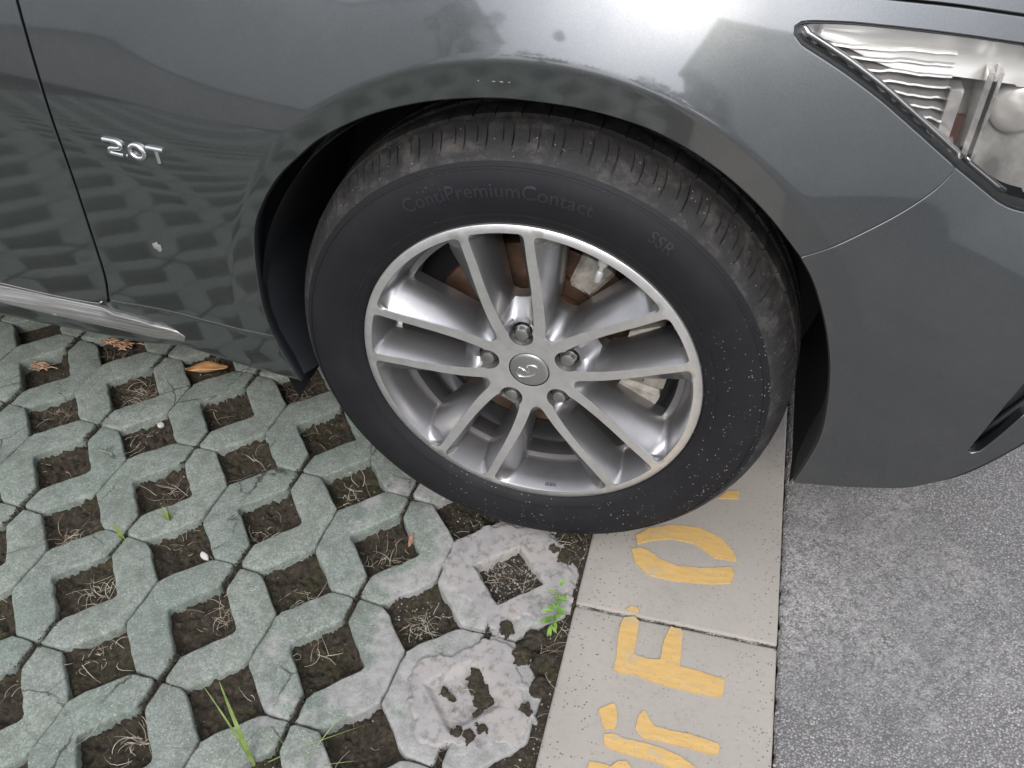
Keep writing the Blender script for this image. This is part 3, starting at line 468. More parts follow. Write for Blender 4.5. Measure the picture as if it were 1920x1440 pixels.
def flat_poly(name, poly, z, th, mat, parent, r=.0010, **kw):
    # resample, roughen slightly and lift a thin coat of paint
    pts = []; n = len(poly); rr = random.Random(len(poly))
    for i in range(n):
        a, b = Vector(poly[i]), Vector(poly[(i + 1) % n]); k = max(1, int((b - a).length / .004))
        for j in range(k): p_ = a + (b - a) * j / k; pts.append(p_ + Vector((rr.gauss(0, .0003), rr.gauss(0, .0003))))
    n = len(pts); V = [(p_.x, p_.y, z - .002) for p_ in pts] + [(p_.x, p_.y, z + th) for p_ in pts]
    tri = delaunay_2d_cdt([p_ for p_ in pts], [(i, (i + 1) % n) for i in range(n)], [], 0, 1e-6)
    F = [(i, (i + 1) % n, n + (i + 1) % n, n + i) for i in range(n)]
    area = sum(pts[i].x * pts[(i + 1) % n].y - pts[(i + 1) % n].x * pts[i].y for i in range(n))
    if area < 0: F = [f[::-1] for f in F]
    idx = {}
    for k, v in enumerate(tri[0]): idx[k] = len(V); V.append((v.x, v.y, z + th))
    for f in tri[2]:
        c = sum((tri[0][k] for k in f), Vector((0, 0))) / len(f)
        if in_poly(c.x, c.y, pts): F.append(tuple(idx[k] for k in f))
    return mesh(name, V, F, mat, parent, False, **kw)
for k, polys in D['letters'].items():
    for pl in polys: flat_poly('painted_letter', pl, .0012, .0006, YELLOW, kerb)

# joint debris between kerb stones
mb = MB(); rr = random.Random(5)
def pebble(mb, x, y, z, s, rr):
    import_ = [(1, 0, 0), (-1, 0, 0), (0, 1, 0), (0, -1, 0), (0, 0, 1), (0, 0, -1)]
    M = Matrix.Rotation(rr.random() * 6, 3, 'Z') @ Matrix.Rotation(rr.random() * 6, 3, 'X')
    v = [M @ (Vector(a) * s * rr.uniform(.55, 1.1)) + Vector((x, y, z)) for a in import_]
    mb.add(v, [(0, 2, 4), (2, 1, 4), (1, 3, 4), (3, 0, 4), (2, 0, 5), (1, 2, 5), (3, 1, 5), (0, 3, 5)])
for i in range(4200):
    t = rr.random()
    if t < .38: x, y = rr.uniform(KL - .10, KL - .002), rr.uniform(-.42, .05); z = soil_z(x, y)
    elif t < .5:
        x, y = rr.uniform(-.9, .05), rr.uniform(-.5, .3)
        m, n, d = is_open(x, y)
        if d > HH - .004: continue
        z = soil_z(x, y)
    elif t < .7: x = rr.uniform(KL, KR); y = KJ + rr.gauss(0, .0015); z = -.003
    elif t < .85: x, y = KR + .002 + abs(rr.gauss(0, .006)), rr.uniform(-.4, .5); z = .0003
    else:
        m, n = rr.choice([(3, -1), (3, 0), (2, -1)]); x = LX + S * (m * e1.x + n * e2.x) + rr.uniform(-.038, .038); y = LY + S * (m * e1.y + n * e2.y) + rr.uniform(-.038, .038); z = soil_z(x, y)
    if i > 3300: x = LX + S * (3 * e1.x - e2.x) + rr.uniform(-.04, .04); y = LY + S * (3 * e1.y - e2.y) + rr.uniform(-.04, .04); z = soil_z(x, y)
    pebble(mb, x, y, z, .0006 + .0020 * rr.random() ** 2.5, rr)
mb.build('gravel_grit', PEB, None, False, kind='stuff')
# dead grass in the cells
mb = MB(); rr = random.Random(11)
def straw(mb, x, y, z, ln, rr, r=.00045, lift=.5):
    a = rr.random() * 2 * PI; el = rr.uniform(-.05, lift); p_ = Vector((x, y, z)); pts = [p_.copy()]; da = rr.gauss(0, .3)
    for i in range(5):
        p_ = p_ + Vector((math.cos(a) * math.cos(el), math.sin(a) * math.cos(el), math.sin(el))) * ln / 5; pts.append(p_.copy()); a += da + rr.gauss(0, .15); el -= rr.uniform(.05, .3)
        if p_.z < z - .001: el = abs(el) * .4
    mb.tube(pts, [r * (1 - .13 * i) for i in range(6)], 4, cap=False)
for (m, n, x, y) in [(a, b, LX + S * (a * e1.x + b * e2.x), LY + S * (a * e1.y + b * e2.y)) for a in range(-4, 5) for b in range(-4, 8)]:
    if x > .08 or x < -.98 or y < -.6 or y > .35: continue
    k = int(max(2, rr.gauss(26, 18))); cx, cy = x + rr.uniform(-.025, .025), y + rr.uniform(-.025, .025)
    for i in range(k):
        px, py = cx + rr.gauss(0, .014), cy + rr.gauss(0, .014)
        mm, nn_, d = is_open(px, py)
        if d > HH + .002: continue
        straw(mb, px, py, soil_z(px, py) + .001, rr.uniform(.010, .045), rr, rr.uniform(.00025, .0007), .9)
for i in range(90): x, y = rr.uniform(KL - .10, KL - .005), rr.uniform(-.40, .04); straw(mb, x, y, soil_z(x, y) + .002, rr.uniform(.02, .06), rr, .0004, .6)
for i in range(34):   # loose stems lying on the blocks
    x, y = rr.uniform(-.9, .0), rr.uniform(-.45, .2); straw(mb, x, y, .002, rr.uniform(.02, .06), rr, .0004, .15)
mb.build('dead_grass', STRAW, None, True, kind='stuff')
# dark moss crumbs along the open seams
mb = MB(); rr = random.Random(3)
for (m, n, x, y) in cells[:60]:
    for sgn in (1, -1):
        for i in range(60):
            t = rr.uniform(HH, P / 2 / math.sqrt(2) * 1.03) * sgn; q_ = e1 * t + e2 * t + (e1 - e2) * rr.gauss(0, .0020)
            pebble(mb, x + q_.x, y + q_.y, rr.uniform(-.006, -.0005), rr.uniform(.0006, .0022), rr)
mb.build('joint_moss', SOIL, None, False, kind='stuff')

# ------------------------------------------------------------------ small things lying about
def dead_leaf():
    pl = D['leaf']; c = Vector((sum(a for a, b in pl) / len(pl), sum(b for a, b in pl) / len(pl)))
    A = Vector(D['leaf'][0]); 
    x0 = min(a for a, b in pl); x1 = max(a for a, b in pl); n = 14; V = []; F = []
    L = x1 - x0; yb = sum(b for a, b in pl) / len(pl)
    for i in range(n + 1):
        t = i / n; w = .024 * math.sin(PI * t) ** .7 * (1 - .25 * t) + .0006
        for j in range(7):
            s = j / 6 * 2 - 1
            V.append((L * (t - .5), s * w, .012 * s * s * math.sin(PI * t) + .007 * (2 * t - 1) ** 2 + .0012 * math.sin(9 * t + 4 * abs(s)) - .001 * (abs(s) < .1)))
    for i in range(n):
        for j in range(6): F.append((i * 7 + j, (i + 1) * 7 + j, (i + 1) * 7 + j + 1, i * 7 + j + 1))
    o = mesh('dead_leaf', V, F, LEAF, None, True); o.location = (c.x, c.y, .0015); o.rotation_euler = (math.radians(-22), 0, .30)
    sm = o.modifiers.new('s', 'SOLIDIFY'); sm.thickness = .0006
    thing(o, 'curled orange-tan dead leaf lying at the edge of a paving cell below the sill', 'leaf')
dead_leaf()
def husk(loc, s, label, mat=HUSK):
    mb = MB(); rr = random.Random(int(loc[0] * 1e4)); 
    for i in range(26):
        a = rr.uniform(-.5, .5); p0 = Vector((rr.gauss(0, s * .3), rr.gauss(0, s * .16), rr.uniform(0, s * .25)))
        d = Vector((math.cos(a), math.sin(a), rr.uniform(-.1, .25))) * s * rr.uniform(.4, .9)
        mb.tube([p0 - d * .5, p0 + Vector((0, 0, s * .08)), p0 + d * .5], s * .035, 5)
    o = mb.build('dry_husk', mat, None, True); o.location = (loc[0], loc[1], -.013); return thing(o, label, 'husk', 'dry husks lying in the paving cells')
husk(D['husk1'], .030, 'small round brown fibrous husk in a paving cell near the left edge')
husk(D['husk2'], .046, 'larger flat bundle of brown dry fibres in a paving cell under the sill')
def chip(loc, d, rz, z, label, mat=WHITE, rx=0, cat='chip'):
    mb = MB(); rr = random.Random(int(loc[0] * 1e4)); n = 9; pr = [(math.cos(2 * PI * i / n) * d[0] / 2 * (1 + rr.gauss(0, .12)), math.sin(2 * PI * i / n) * d[1] / 2 * (1 + rr.gauss(0, .12))) for i in range(n)]
    V = [(a, b, 0) for a, b in pr] + [(a, b, d[2] * .7) for a, b in pr] + [(a * .7, b * .7, d[2]) for a, b in pr]
    F = [(k * n + i, k * n + (i + 1) % n, (k + 1) * n + (i + 1) % n, (k + 1) * n + i) for k in (0, 1) for i in range(n)] + [tuple(2 * n + i for i in range(n))]
    o = mesh('pale_chip', V, F, mat, None, False); o.location = (loc[0], loc[1], z); o.rotation_euler = (rx, 0, rz); return thing(o, label, cat, 'pale chips lying in the paving cells')
chip(D['chip1'], (.020, .009, .004), -.55, .0, 'white wedge-shaped chip at the corner of a paving cell among green-grey blocks', rx=.3)
chip(D['chip2'], (.026, .006, .004), 1.75, .001, 'pale splinter standing in the paving cell left of the mortared block', HUSK, .5)
chip(D['chip3'], (.013, .011, .006), .4, -.016, 'small cream pebble in a paving cell below the orange leaf')
chip(D['chip4'], (.014, .010, .003), .9, -.018, 'pale flake of dry leaf in the paving cell beside the tyre')
def blades(name, loc, z, specs, mat, label, cat):
    root = empty(name, (loc[0], loc[1], z))
    for (ax, ay, h, w, lean) in specs:
        n = 7; V = []; F = []
        d = Vector((ax, ay, 0)); side = Vector((-ay, ax, 0)).normalized() if d.length else Vector((1, 0, 0))
        for i in range(n + 1):
            t = i / n; c = d * lean * t ** 1.6 + Vector((0, 0, h * (t - .18 * t * t))); ww = w * (1 - t) ** .6 * (0.5 + 1.2 * t * (1 - t) + .3)
            V += [c - side * ww + Vector((0, 0, ww * .5)), c, c + side * ww + Vector((0, 0, ww * .5))]
        for i in range(n): F += [(3 * i, 3 * i + 1, 3 * i + 4, 3 * i + 3), (3 * i + 1, 3 * i + 2, 3 * i + 5, 3 * i + 4)]
        o = mesh('leaf_blade', V, F, mat, root, True); 
    return thing(root, label, cat, 'grass shoots growing between the pavers')
blades('grass_tuft', D['grassA'], -.010, [(.5, .2, .075, .0045, .02), (-.5, .3, .040, .0040, .022), (.2, .4, .035, .003, .02), (-.8, -.1, .03, .0025, .02)], GREEN, 'short tuft of two broad green grass blades in a middle paving cell', 'grass')
blades('grass_tuft', D['grassB'], -.006, [(-.1, .1, .055, .0042, .008), (-.2, -.3, .020, .0026, .012), (.3, .6, .065, .0014, .03)], GREEN, 'thin yellowing green grass blade growing from a block joint, left of the broad tuft', 'grass')
blades('grass_tuft', D['grassC'], -.03, [(-.10, .2, .25, .0034, .05), (-.6, .3, .19, .0018, .09), (.9, .5, .060, .0010, .14), (.2, .6, .05, .0010, .06)], GREEN, 'tall thin green grass stems rising at the bottom edge of the picture', 'grass')
blades('grass_tuft', D['grassD'], -.03, [(.4, .3, .055, .0018, .05), (1., .2, .06, .0010, .08), (-.6, .4, .05, .0009, .07), (.5, .9, .07, .0009, .09)], GREEN, 'low pale grass shoots at the bottom edge right of the tall stems', 'grass')
def weed():
    root = empty('leafy_weed', (D['weed'][0], D['weed'][1], -.008)); rr = random.Random(4)
    for i in range(22):
        a = rr.uniform(0, 2 * PI); h = rr.uniform(.012, .045); rd = rr.uniform(.003, .017); base = Vector((rd * math.cos(a) * .3, rd * math.sin(a) * 1.6 + rr.uniform(-.012, .018), h * .8)); L = rr.uniform(.010, .018); b = a + rr.gauss(0, .6); d = Vector((math.cos(b), math.sin(b), rr.uniform(.0, .5))).normalized(); s = d.cross(Vector((0, 0, 1))).normalized()
        V = []; F = []
        for k in range(5):
            t = k / 4; w = L * .17 * math.sin(PI * min(.97, t * .85 + .12)); c = base + d * L * t - Vector((0, 0, L * .25 * t * t)); V += [c - s * w, c - Vector((0, 0, w * .3)), c + s * w]
        for k in range(4): F += [(3 * k, 3 * k + 1, 3 * k + 4, 3 * k + 3), (3 * k + 1, 3 * k + 2, 3 * k + 5, 3 * k + 4)]
        mesh('leaf', V, F, WEED, root, True)
        if i % 3 == 0: mb = MB(); mb.tube([(0, base.y * .5, 0), base * .6, base], .0006, 5); mb.build('stem', GREEN, root, True)
    thing(root, 'small bright green leafy weed growing beside the pale kerb', 'weed')
weed()

GLASS_ = simple('dark_car_glass', (.02, .022, .025), .05)
# ------------------------------------------------------------------ the car
# ---- car side surface: depth y (metres, + = into the car) at length x and height z
def sstep(a, b, t):
    if a > b: return 1 - sstep(b, a, t)
    t = max(0.0, min(1.0, (t - a) / (b - a))); return t * t * (3 - 2 * t)
AZ = 0.336
def body(x, z):
    k = 0.70 + 0.75 * sstep(-0.55, 0.05, x)
    b = 0.009
    t = max(0.0, z - 0.585)
    b += k * t * t * (1 - 0.25 * sstep(0, .5, t))
    t = max(0.0, 0.43 - z)
    b += 0.35 * t * t
    t = max(0.0, x - 0.22)
    b += 0.85 * t * t
    rho = math.hypot(x, z - AZ); th = math.degrees(math.atan2(z - AZ, x))
    g = 0.06 + 0.94 * sstep(158, 112, th) * sstep(-5, 50, th)
    f = -0.004
    t = max(0.0, rho - 0.402)
    u = t * t / 0.020 if t < 0.010 else t - 0.005
    f += g * (0.30 * u + 0.95 * t * t) + 0.055 * u
    h = 0.022
    d = max(h - abs(b - f), 0.0) / h
    return min(b, f) - d * d * h * 0.25

def bn(x, z, e=3e-4):
    return Vector(((body(x + e, z) - body(x - e, z)) / (2 * e), -1, (body(x, z + e) - body(x, z - e)) / (2 * e))).normalized()
car = empty('parked_car', (0, .8, 0)); thing(car, 'dark grey metallic car parked with its front wheel on the lettered kerb', 'car')
CAR = empty('x'); bpy.data.objects.remove(CAR)
def reparent(o): o.location = Vector(o.location) - Vector((0, .8, 0)); o.parent = car; return o
def clean(ch):
    out = []
    for p_ in ch:
        if not out or (Vector(p_) - Vector(out[-1])).length > 6e-4: out.append(tuple(p_))
    if (Vector(out[0]) - Vector(out[-1])).length < 6e-4: out.pop()
    return out
def panel(name, outer, holes=(), res=.011, off=0., depth=.016, edge=.0014, mat=None, parent='car', fine=None, yfun=None, **kw):
    """sheet-metal panel that follows the body side inside a closed outline in (x, z), edges folded inwards"""
    outer = clean(outer); loops = [outer] + [clean(h) for h in holes]
    area = sum(outer[i][0] * outer[(i + 1) % len(outer)][1] - outer[(i + 1) % len(outer)][0] * outer[i][1] for i in range(len(outer)))
    if area < 0: loops[0] = outer[::-1]
    for i in range(1, len(loops)):
        L = loops[i]; a = sum(L[k][0] * L[(k + 1) % len(L)][1] - L[(k + 1) % len(L)][0] * L[k][1] for k in range(len(L)))
        if a > 0: loops[i] = L[::-1]
    pts = []; ed = []; rng = []
    for L in loops:
        s0 = len(pts); n = len(L); pts += [Vector(p_) for p_ in L]; ed += [(s0 + i, s0 + (i + 1) % n) for i in range(n)]; rng.append((s0, n))
    nb = len(pts); xs = [p_.x for p_ in pts]; zs = [p_.y for p_ in pts]
    bd = [(p_.x, p_.y) for p_ in pts]
    inside = lambda x, z: in_poly(x, z, loops[0]) and not any(in_poly(x, z, h) for h in loops[1:])
    z = min(zs); row = 0
    while z < max(zs):
        x = min(xs) + (res / 2 if row % 2 else 0)
        while x < max(xs):
            if inside(x, z) and min((x - a) ** 2 + (z - b) ** 2 for a, b in bd) > (res * .45) ** 2: pts.append(Vector((x, z)))
            x += res
        z += res * .87; row += 1
    if fine:
        pts = pts[:nb] + [p_ for p_ in pts[nb:] if not (fine[0] - .004 < math.hypot(p_.x, p_.y - AZ) < fine[-1] + .004)]
        for r_ in fine:
            m_ = int(2 * PI * r_ / .0065)
            for k_ in range(m_):
                a_ = 2 * PI * k_ / m_; x, z = r_ * math.cos(a_), AZ + r_ * math.sin(a_)
                if inside(x, z) and min((x - a) ** 2 + (z - b) ** 2 for a, b in bd) > .0022 ** 2: pts.append(Vector((x, z)))
    vs, es, fs, ov, oe, of = delaunay_2d_cdt(pts, ed, [], 0, 1e-7)
    Y = yfun or body
    V = [(v.x, Y(v.x, v.y) + off, v.y) for v in vs]
    N = [bn(v.x, v.y) for v in vs] if not yfun else None
    F = []
    for f in fs:
        c = sum((vs[k] for k in f), Vector((0, 0))) / len(f)
        if inside(c.x, c.y):
            a, b, c_ = (vs[k] for k in f[:3]); cr = (b - a).x * (c_ - a).y - (b - a).y * (c_ - a).x
            F.append(tuple(f) if cr > 0 else tuple(f[::-1]))
    inv = {}
    for i, l in enumerate(ov):
        for k in l:
            if k < nb: inv[k] = i
    for s0, n in rng:
        r1 = len(V)
        for i in range(n):
            a = pts[s0 + i - 1 if i else s0 + n - 1]; b = pts[s0 + (i + 1) % n]; p_ = pts[s0 + i]; t = (b - a).normalized(); nn = Vector((t.y, -t.x))
            y = Y(p_.x, p_.y) + off; q1 = p_ + nn * edge * .7; q2 = p_ + nn * edge
            V += [(q1.x, y + edge * .3, q1.y), (q2.x, y + edge, q2.y), (q2.x, y + depth, q2.y)]
            if N is not None:
                N += [Vector((nn.x, -1, nn.y)).normalized(), Vector((nn.x, -.1, nn.y)).normalized(), Vector((nn.x, 0, nn.y)).normalized()]
        for i in range(n):
            j = (i + 1) % n; A = inv[s0 + i]; B = inv[s0 + j]; a = r1 + 3 * i; b = r1 + 3 * j
            F += [(A, a, b, B), (a, a + 1, b + 1, b), (a + 1, a + 2, b + 2, b + 1)]
    # orientation: outward = -y
    F = [f[::-1] for f in F]
    F = [f if True else f for f in F]
    o = mesh(name, V, F, mat or PAINT, None, True if N is None else False, normals=N, **kw)
    me = o.data
    # make faces point to -Y (x,z plane ccw seen from -Y gives normal -Y)
    if sum(p_.normal.y * p_.area for p_ in me.polygons) > 0:
        me.flip_normals()
        if N is not None: me.normals_split_custom_set_from_vertices(N)
    if parent == 'car': reparent(o)
    elif parent is not None: o.parent = parent
    return o
K = {k: [tuple(a) for a in v] for k, v in D.items() if isinstance(v, list) and v and isinstance(v[0], tuple)}
G_ = .0016
def shift(ch, dx, dz): return [(x + dx, z + dz) for x, z in ch]
def line(a, b, st=.02):
    n = max(1, int((Vector(b) - Vector(a)).length / st)); return [(a[0] + (b[0] - a[0]) * i / n, a[1] + (b[1] - a[1]) * i / n) for i in range(n + 1)]
dg0 = K['door_gap'][0]; TOP = .90; ptop = (dg0[0] + (TOP - dg0[1]) * -.06 + .004, TOP)
HS = K['hood_seam']; hsr = (.62, .742); hsl = (.10, .842); hsl2 = (-.35, .885)
hs_full = [hsr] + HS + [(.16, .828), hsl, (-.1, .868), hsl2, ptop]
def dens(ch, st=.02):
    o = []
    for a, b in zip(ch, ch[1:]): o += line(a, b, st)[:-1]
    return o + [ch[-1]]
# fender: down the door gap, along the bottom seam, round the arch, up the bumper seam, round the headlight, along the hood seam
fend = dens([ptop] + K['door_gap']) + K['fend_bot'] + K['arch_l'] + K['seam'] + K['hl_low'] + K['hl_top'] + dens([(.4698, .7567), (.56, .742), (.62, .728)]) + dens(hs_full)
FINE = [.396, .400, .4015, .4035, .4055, .4075, .4095, .4115, .414, .418, .424, .431]
fender = panel('front_fender', fend, res=.0095, fine=FINE)
# door
dgs = shift(K['door_gap'], -.0062, 0)
dtop = (dgs[0][0] - .008, TOP)
door = dens([dtop] + dgs) + [(-.6365, .3302)] + shift(K['door_bot'], -.0035, .001) + dens([(-.845, .334), (-1.35, .336), (-1.35, TOP), dtop])
panel('front_door', door, res=.0125)
# rocker panel under fender and door (groove + trim strip)
rb = K['rock_bot']; rk = shift(K['fend_bot'], 0, -.0030)[::-1] + [(-.634, .3255), (-.70, .3255), (-.8375, .3285), (-1.35, .332), (-1.35, .262), (-.85, .262), (-.60, .262)]
rk += [rb[-1]] + rb[::-1][1:] + K['rock_low'][::-1][1:]
def yrock(x, z):
    y = body(x, z) + .001
    t = max(0, .300 - z) ; y += 1.1 * t * t
    if x < -.62: y += .010 * sstep(-.62, -.645, x) * sstep(.300, .322, z)
    return y
rocker = panel('rocker_panel', rk, res=.009, yfun=yrock)
# scuffed bright trim strip along the sill
tt = K['trim_top']; tb = K['trim_bot']
tr = dens(shift(tt, 0, 0), .012) + dens([(-.88, .322), (-1.3, .328), (-1.3, .302), (-.88, .2985)]) + dens(tb, .012)
trim = panel('sill_trim', tr, res=.006, mat=SILL, yfun=lambda x, z: yrock(x, z) - .0055 * sstep(-.515, -.56, x) - .0015, depth=.008, edge=.0018)
# thin bright door-bottom moulding
mb = MB(); mb.tube([(x, body(x, z) + .0045, z - .0058) for x, z in [(-.6405, .3352)] + shift(K['door_bot'][1:], 0, 0)] + [(-1.3, body(-1.3, .332) + .0045, .328)], .0016, 8)
reparent(mb.build('door_bottom_seal', SATIN, None, True))
# bumper
gr = K['grille'] + K['grille2']
bseam = shift(K['seam'], .0006, -.0030)
hl2 = shift(K['hl_low2'], .0, -.0)
bump = bseam + hl2 + dens([(.5179, .5983), (.56, .585), (.72, .56), (.72, .33), (.6026, .3314)]) + K['bump_bot'][::-1] + K['arch_b'][::-1]
ghole = K['grille'] + dens([(.5748, .4152), (.64, .53), (.70, .53), (.70, .46), (.60, .389), (.5898, .3695)]) + K['grille2']
bumper = panel('front_bumper', bump, [ghole], res=.0105)
panel('bumper_grille_insert', [(x, z) for x, z in ghole], res=.012, off=.024, mat=BLACK, edge=.0)
mb = MB(); mb.tube([(.545, body(.545, .312) + .022, .312), (.565, body(.565, .352) + .018, .348), (.60, body(.6, .40) + .018, .402), (.66, body(.66, .47) + .02, .475)], .004, 6); reparent(mb.build('grille_bar', BLACK, None, True))
# black lip under the bumper
bb = K['bump_bot']; lipo = []; cut = [i for i, p_ in enumerate(bb) if p_[0] > .505][0]
up = [(p_[0], p_[1] + .001) for p_ in bb[cut:]]; dnv = []
mb = MB()
lp = [p_ for p_ in bb]; lp += [(.66, .352), (.72, .37)]
ringv = []
for i, (x, z) in enumerate(lp):
    w = .013 * sstep(.47, .56, x)
    ringv.append([(x, body(x, z) + .0015, z + .0005), (x + w * .3, body(x, z) + .003 + w * .1, z - w * .55 - .0005), (x + w * .2, body(x, z) + .012, z - w * .6 - .001), (x, body(x, z) + .17, z - .012)])
n = 4
for rv in ringv: mb.v += [Vector(a) for a in rv]
for i in range(len(ringv) - 1):
    for j in range(3): mb.f.append((i * n + j, (i + 1) * n + j, (i + 1) * n + j + 1, i * n + j + 1)); mb.m.append(0)
reparent(mb.build('bumper_lip', BLACK, None, True))
# hood
hd = dens(shift(hs_full, 0, .0045)) + dens([(ptop[0], TOP), (.2, TOP), (.62, .80), (.62, .7465)])
panel('hood', hd, res=.016)
# closed body behind the skins
mb = MB()
mb.box((-.95, .95, .56), (1.0, 1.5, .62)); mb.box((.0, 1.15, .55), (.95, 1.1, .58)); mb.box((.55, .95, .50), (.25, 1.3, .42))
mb.box((-.95, .9, .90), (1.0, 1.5, .12)); mb.box((.0, .98, .84), (1.0, 1.35, .06))
o = reparent(mb.build('underbody', DARK, None))
mb = MB()      # windscreen, roof and side glass as one tapered cabin, plus the long body behind
def loft(mb, secs):
    for i in range(len(secs) - 1):
        (x0, z0, a0, b0), (x1, z1, a1, b1) = secs[i], secs[i + 1]
        mb.add([(x0, a0, z0), (x0, b0, z0), (x1, b1, z1), (x1, a1, z1)], [(0, 1, 2, 3)])
        mb.add([(x0, a0, z0), (x1, a1, z1), (x1, a1 - .06 * 0, .86), (x0, a0, .86)], [(0, 1, 2, 3)]); mb.add([(x0, b0, z0), (x1, b1, z1), (x1, b1, .86), (x0, b0, .86)], [(0, 1, 2, 3)])
loft(mb, [(-.45, .93, .20, 1.6), (-.80, 1.12, .26, 1.54), (-1.15, 1.32, .33, 1.47), (-1.6, 1.42, .36, 1.44), (-2.4, 1.42, .36, 1.44), (-3.1, 1.25, .34, 1.46), (-3.6, 1.02, .26, 1.54)])
reparent(mb.build('cabin', GLASS_, None))
mb = MB(); mb.box((-2.6, .9, .62), (2.5, 1.66, .56)); reparent(mb.build('rear_body', PAINT, None))
# wheel arch liner
mb = MB(); mb.lathe_y([(.3715, .004), (.375, .05), (.376, .30), (.02, .302)], 60, 0, (0.004, 0, .338), math.radians(-20), math.radians(200))
for i in range(7):
    a = math.radians(150 + i * 11)
reparent(mb.build('wheel_arch_liner', LINER, None, 40))
# rolled inner edge of the arch on fender and bumper
def arch_edge(ch, name, d0=.006, d1=.045, mat=None):
    mb = MB(); V = []
    for x, z in ch:
        c = Vector((x - .004, z - AZ)); nn = c.normalized()
        y = body(x, z); V += [(x + nn.x * -.0008, y + .0008, z - nn.y * .0008), (x - nn.x * .0028, y + .0035, z - nn.y * .0028), (x - nn.x * .0028, y + .010, z - nn.y * .0028), (x + nn.x * .004, y + d1, z + nn.y * .004)]
    mb.v = [Vector(v) for v in V]
    for i in range(len(ch) - 1):
        for j in range(3): mb.f.append((i * 4 + j, (i + 1) * 4 + j, (i + 1) * 4 + j + 1, i * 4 + j + 1)); mb.m.append(0)
    return reparent(mb.build(name, mat or BLACK, None, 60))
arch_edge(K['rock_low'][::-1] + K['arch_l'], 'arch_lip')
arch_edge(K['arch_b'], 'bumper_arch_edge', d1=.075, mat=simple('grey_arch_plastic', (.030, .032, .030), .5))
# black mud guard at the rear foot of the arch
mb = MB(); pr = [(-.372, .52), (-.372, .42), (-.367, .34), (-.352, .285), (-.336, .254)]
for i, (x, z) in enumerate(pr): mb.v += [Vector((x - .004, body(x, z) + .004, z)), Vector((x + .014, .028, z + .002)), Vector((x + .020, .07, z + .010)), Vector((x + .012, .20, z + .02))]
for i in range(len(pr) - 1):
    for j in range(3): mb.f.append((i * 4 + j, i * 4 + j + 1, (i + 1) * 4 + j + 1, (i + 1) * 4 + j)); mb.m.append(0)
reparent(mb.build('mud_guard', BLACK, None, 50))
# ---- headlight
hlp = K['hl_low'] + K['hl_top'] + dens([(.4698, .7567), (.56, .742), (.62, .728), (.62, .60), (.5179, .5983)]) + K['hl_low2'][::-1]
hlp = clean(hlp)
def inset(loop, d):
    n = len(loop); out = []
    a = sum(loop[i][0] * loop[(i + 1) % n][1] - loop[(i + 1) % n][0] * loop[i][1] for i in range(n)); sg = 1 if a > 0 else -1
    for i in range(n):
        A, B, C_ = Vector(loop[i - 1]), Vector(loop[i]), Vector(loop[(i + 1) % n]); t = ((B - A).normalized() + (C_ - B).normalized())
        t = t.normalized() if t.length > 1e-6 else (C_ - B).normalized(); out.append((B.x - t.y * d * sg, B.y + t.x * d * sg))
    return out
hl = empty('headlight', (.45, body(.45, .7), .70)); reparent(hl)
def under(o, par, base):   # o was built in world coordinates; hang it on a part whose world base is known
    o.parent = par; o.location = Vector(o.location) - Vector(base); return o
HB = (.45, body(.45, .7), .70)
in1 = inset(hlp, .0034)
under(panel('rubber_seal', hlp, [in1], res=.02, off=.0035, mat=BLACK, parent=None, depth=.02, edge=.0004), hl, HB)
q = NM('clear_lens'); a_ = q.n('BsdfTransparent'); a_.inputs[0].default_value = (.93, .93, .92, 1); b_ = q.n('BsdfGlossy'); b_.inputs['Roughness'].default_value = .02; f_ = q.n('Fresnel'); f_.inputs[0].default_value = 1.5; m_s = q.n('MixShader')
q.t.links.new(f_.outputs[0], m_s.inputs[0]); q.t.links.new(a_.outputs[0], m_s.inputs[1]); q.t.links.new(b_.outputs[0], m_s.inputs[2]); q.t.links.new(m_s.outputs[0], q.t.nodes['Material Output'].inputs[0]); LENS = q.m
q = NM('lamp_reflector', Metallic=.75, Roughness=.24); q.set('Base Color', q.ramp(q.noise(30, 3), [(.3, (.62, .60, .58)), (.7, (.82, .80, .78))])); q.bump(q.noise(38, 3, .5), .35, .004); REFL = q.m
lens = panel('lens', in1, res=.011, off=.001, mat=LENS, parent=None, depth=.001, edge=0.)
under(lens, hl, HB)
q = NM('lamp_housing_grey', Metallic=.6, Roughness=.35); q.set('Base Color', q.ramp(q.noise(22, 4), [(.35, (.20, .19, .18)), (.65, (.46, .44, .41))])); BUCK = q.m
under(panel('lamp_bucket', in1, res=.011, off=.050, mat=BUCK, parent=None, depth=-.046, edge=.0), hl, HB)
# bright pipe along the rear lower edge and a broad chrome brow along the top
lowc = K['hl_low'][:-1] ; nlow = len(lowc)
def offp(ch, d):
    out = []
    for i, (x, z) in enumerate(ch):
        a = Vector(ch[max(0, i - 1)]); b = Vector(ch[min(len(ch) - 1, i + 1)]); t = (b - a).normalized(); out.append((x + t.y * d, z - t.x * d))
    return out
edge_in = offp([p_ for p_ in K['hl_low2'][::-1][3:] ] + K['hl_low'][:-4], .0098)
mb = MB(); mb.tube([(x, body(x, z) + .0085, z) for x, z in edge_in], .0035, 8, flat=.9); under(mb.build('lamp_bezel', CHROME, None, True), hl, HB)
brow_o = inset(hlp, .006)
tl = [(x + .001, z) for x, z in K['hl_low'][-4:]] + [(x, z) for x, z in K['hl_top']] + dens([(.4698, .7567), (.56, .742), (.61, .728)])
mb = MB(); n = 7
for x, z in tl:
    w = .022 * sstep(.262, .36, x) + .012 * sstep(.243, .262, x) + .002
    for j in range(n):
        t = j / (n - 1); zz = z - .005 - w * t; mb.v.append(Vector((x + .004, body(x, zz) + .007 + .014 * math.sin(PI * t) ** 1.0 * .5 + .012 * t, zz)))
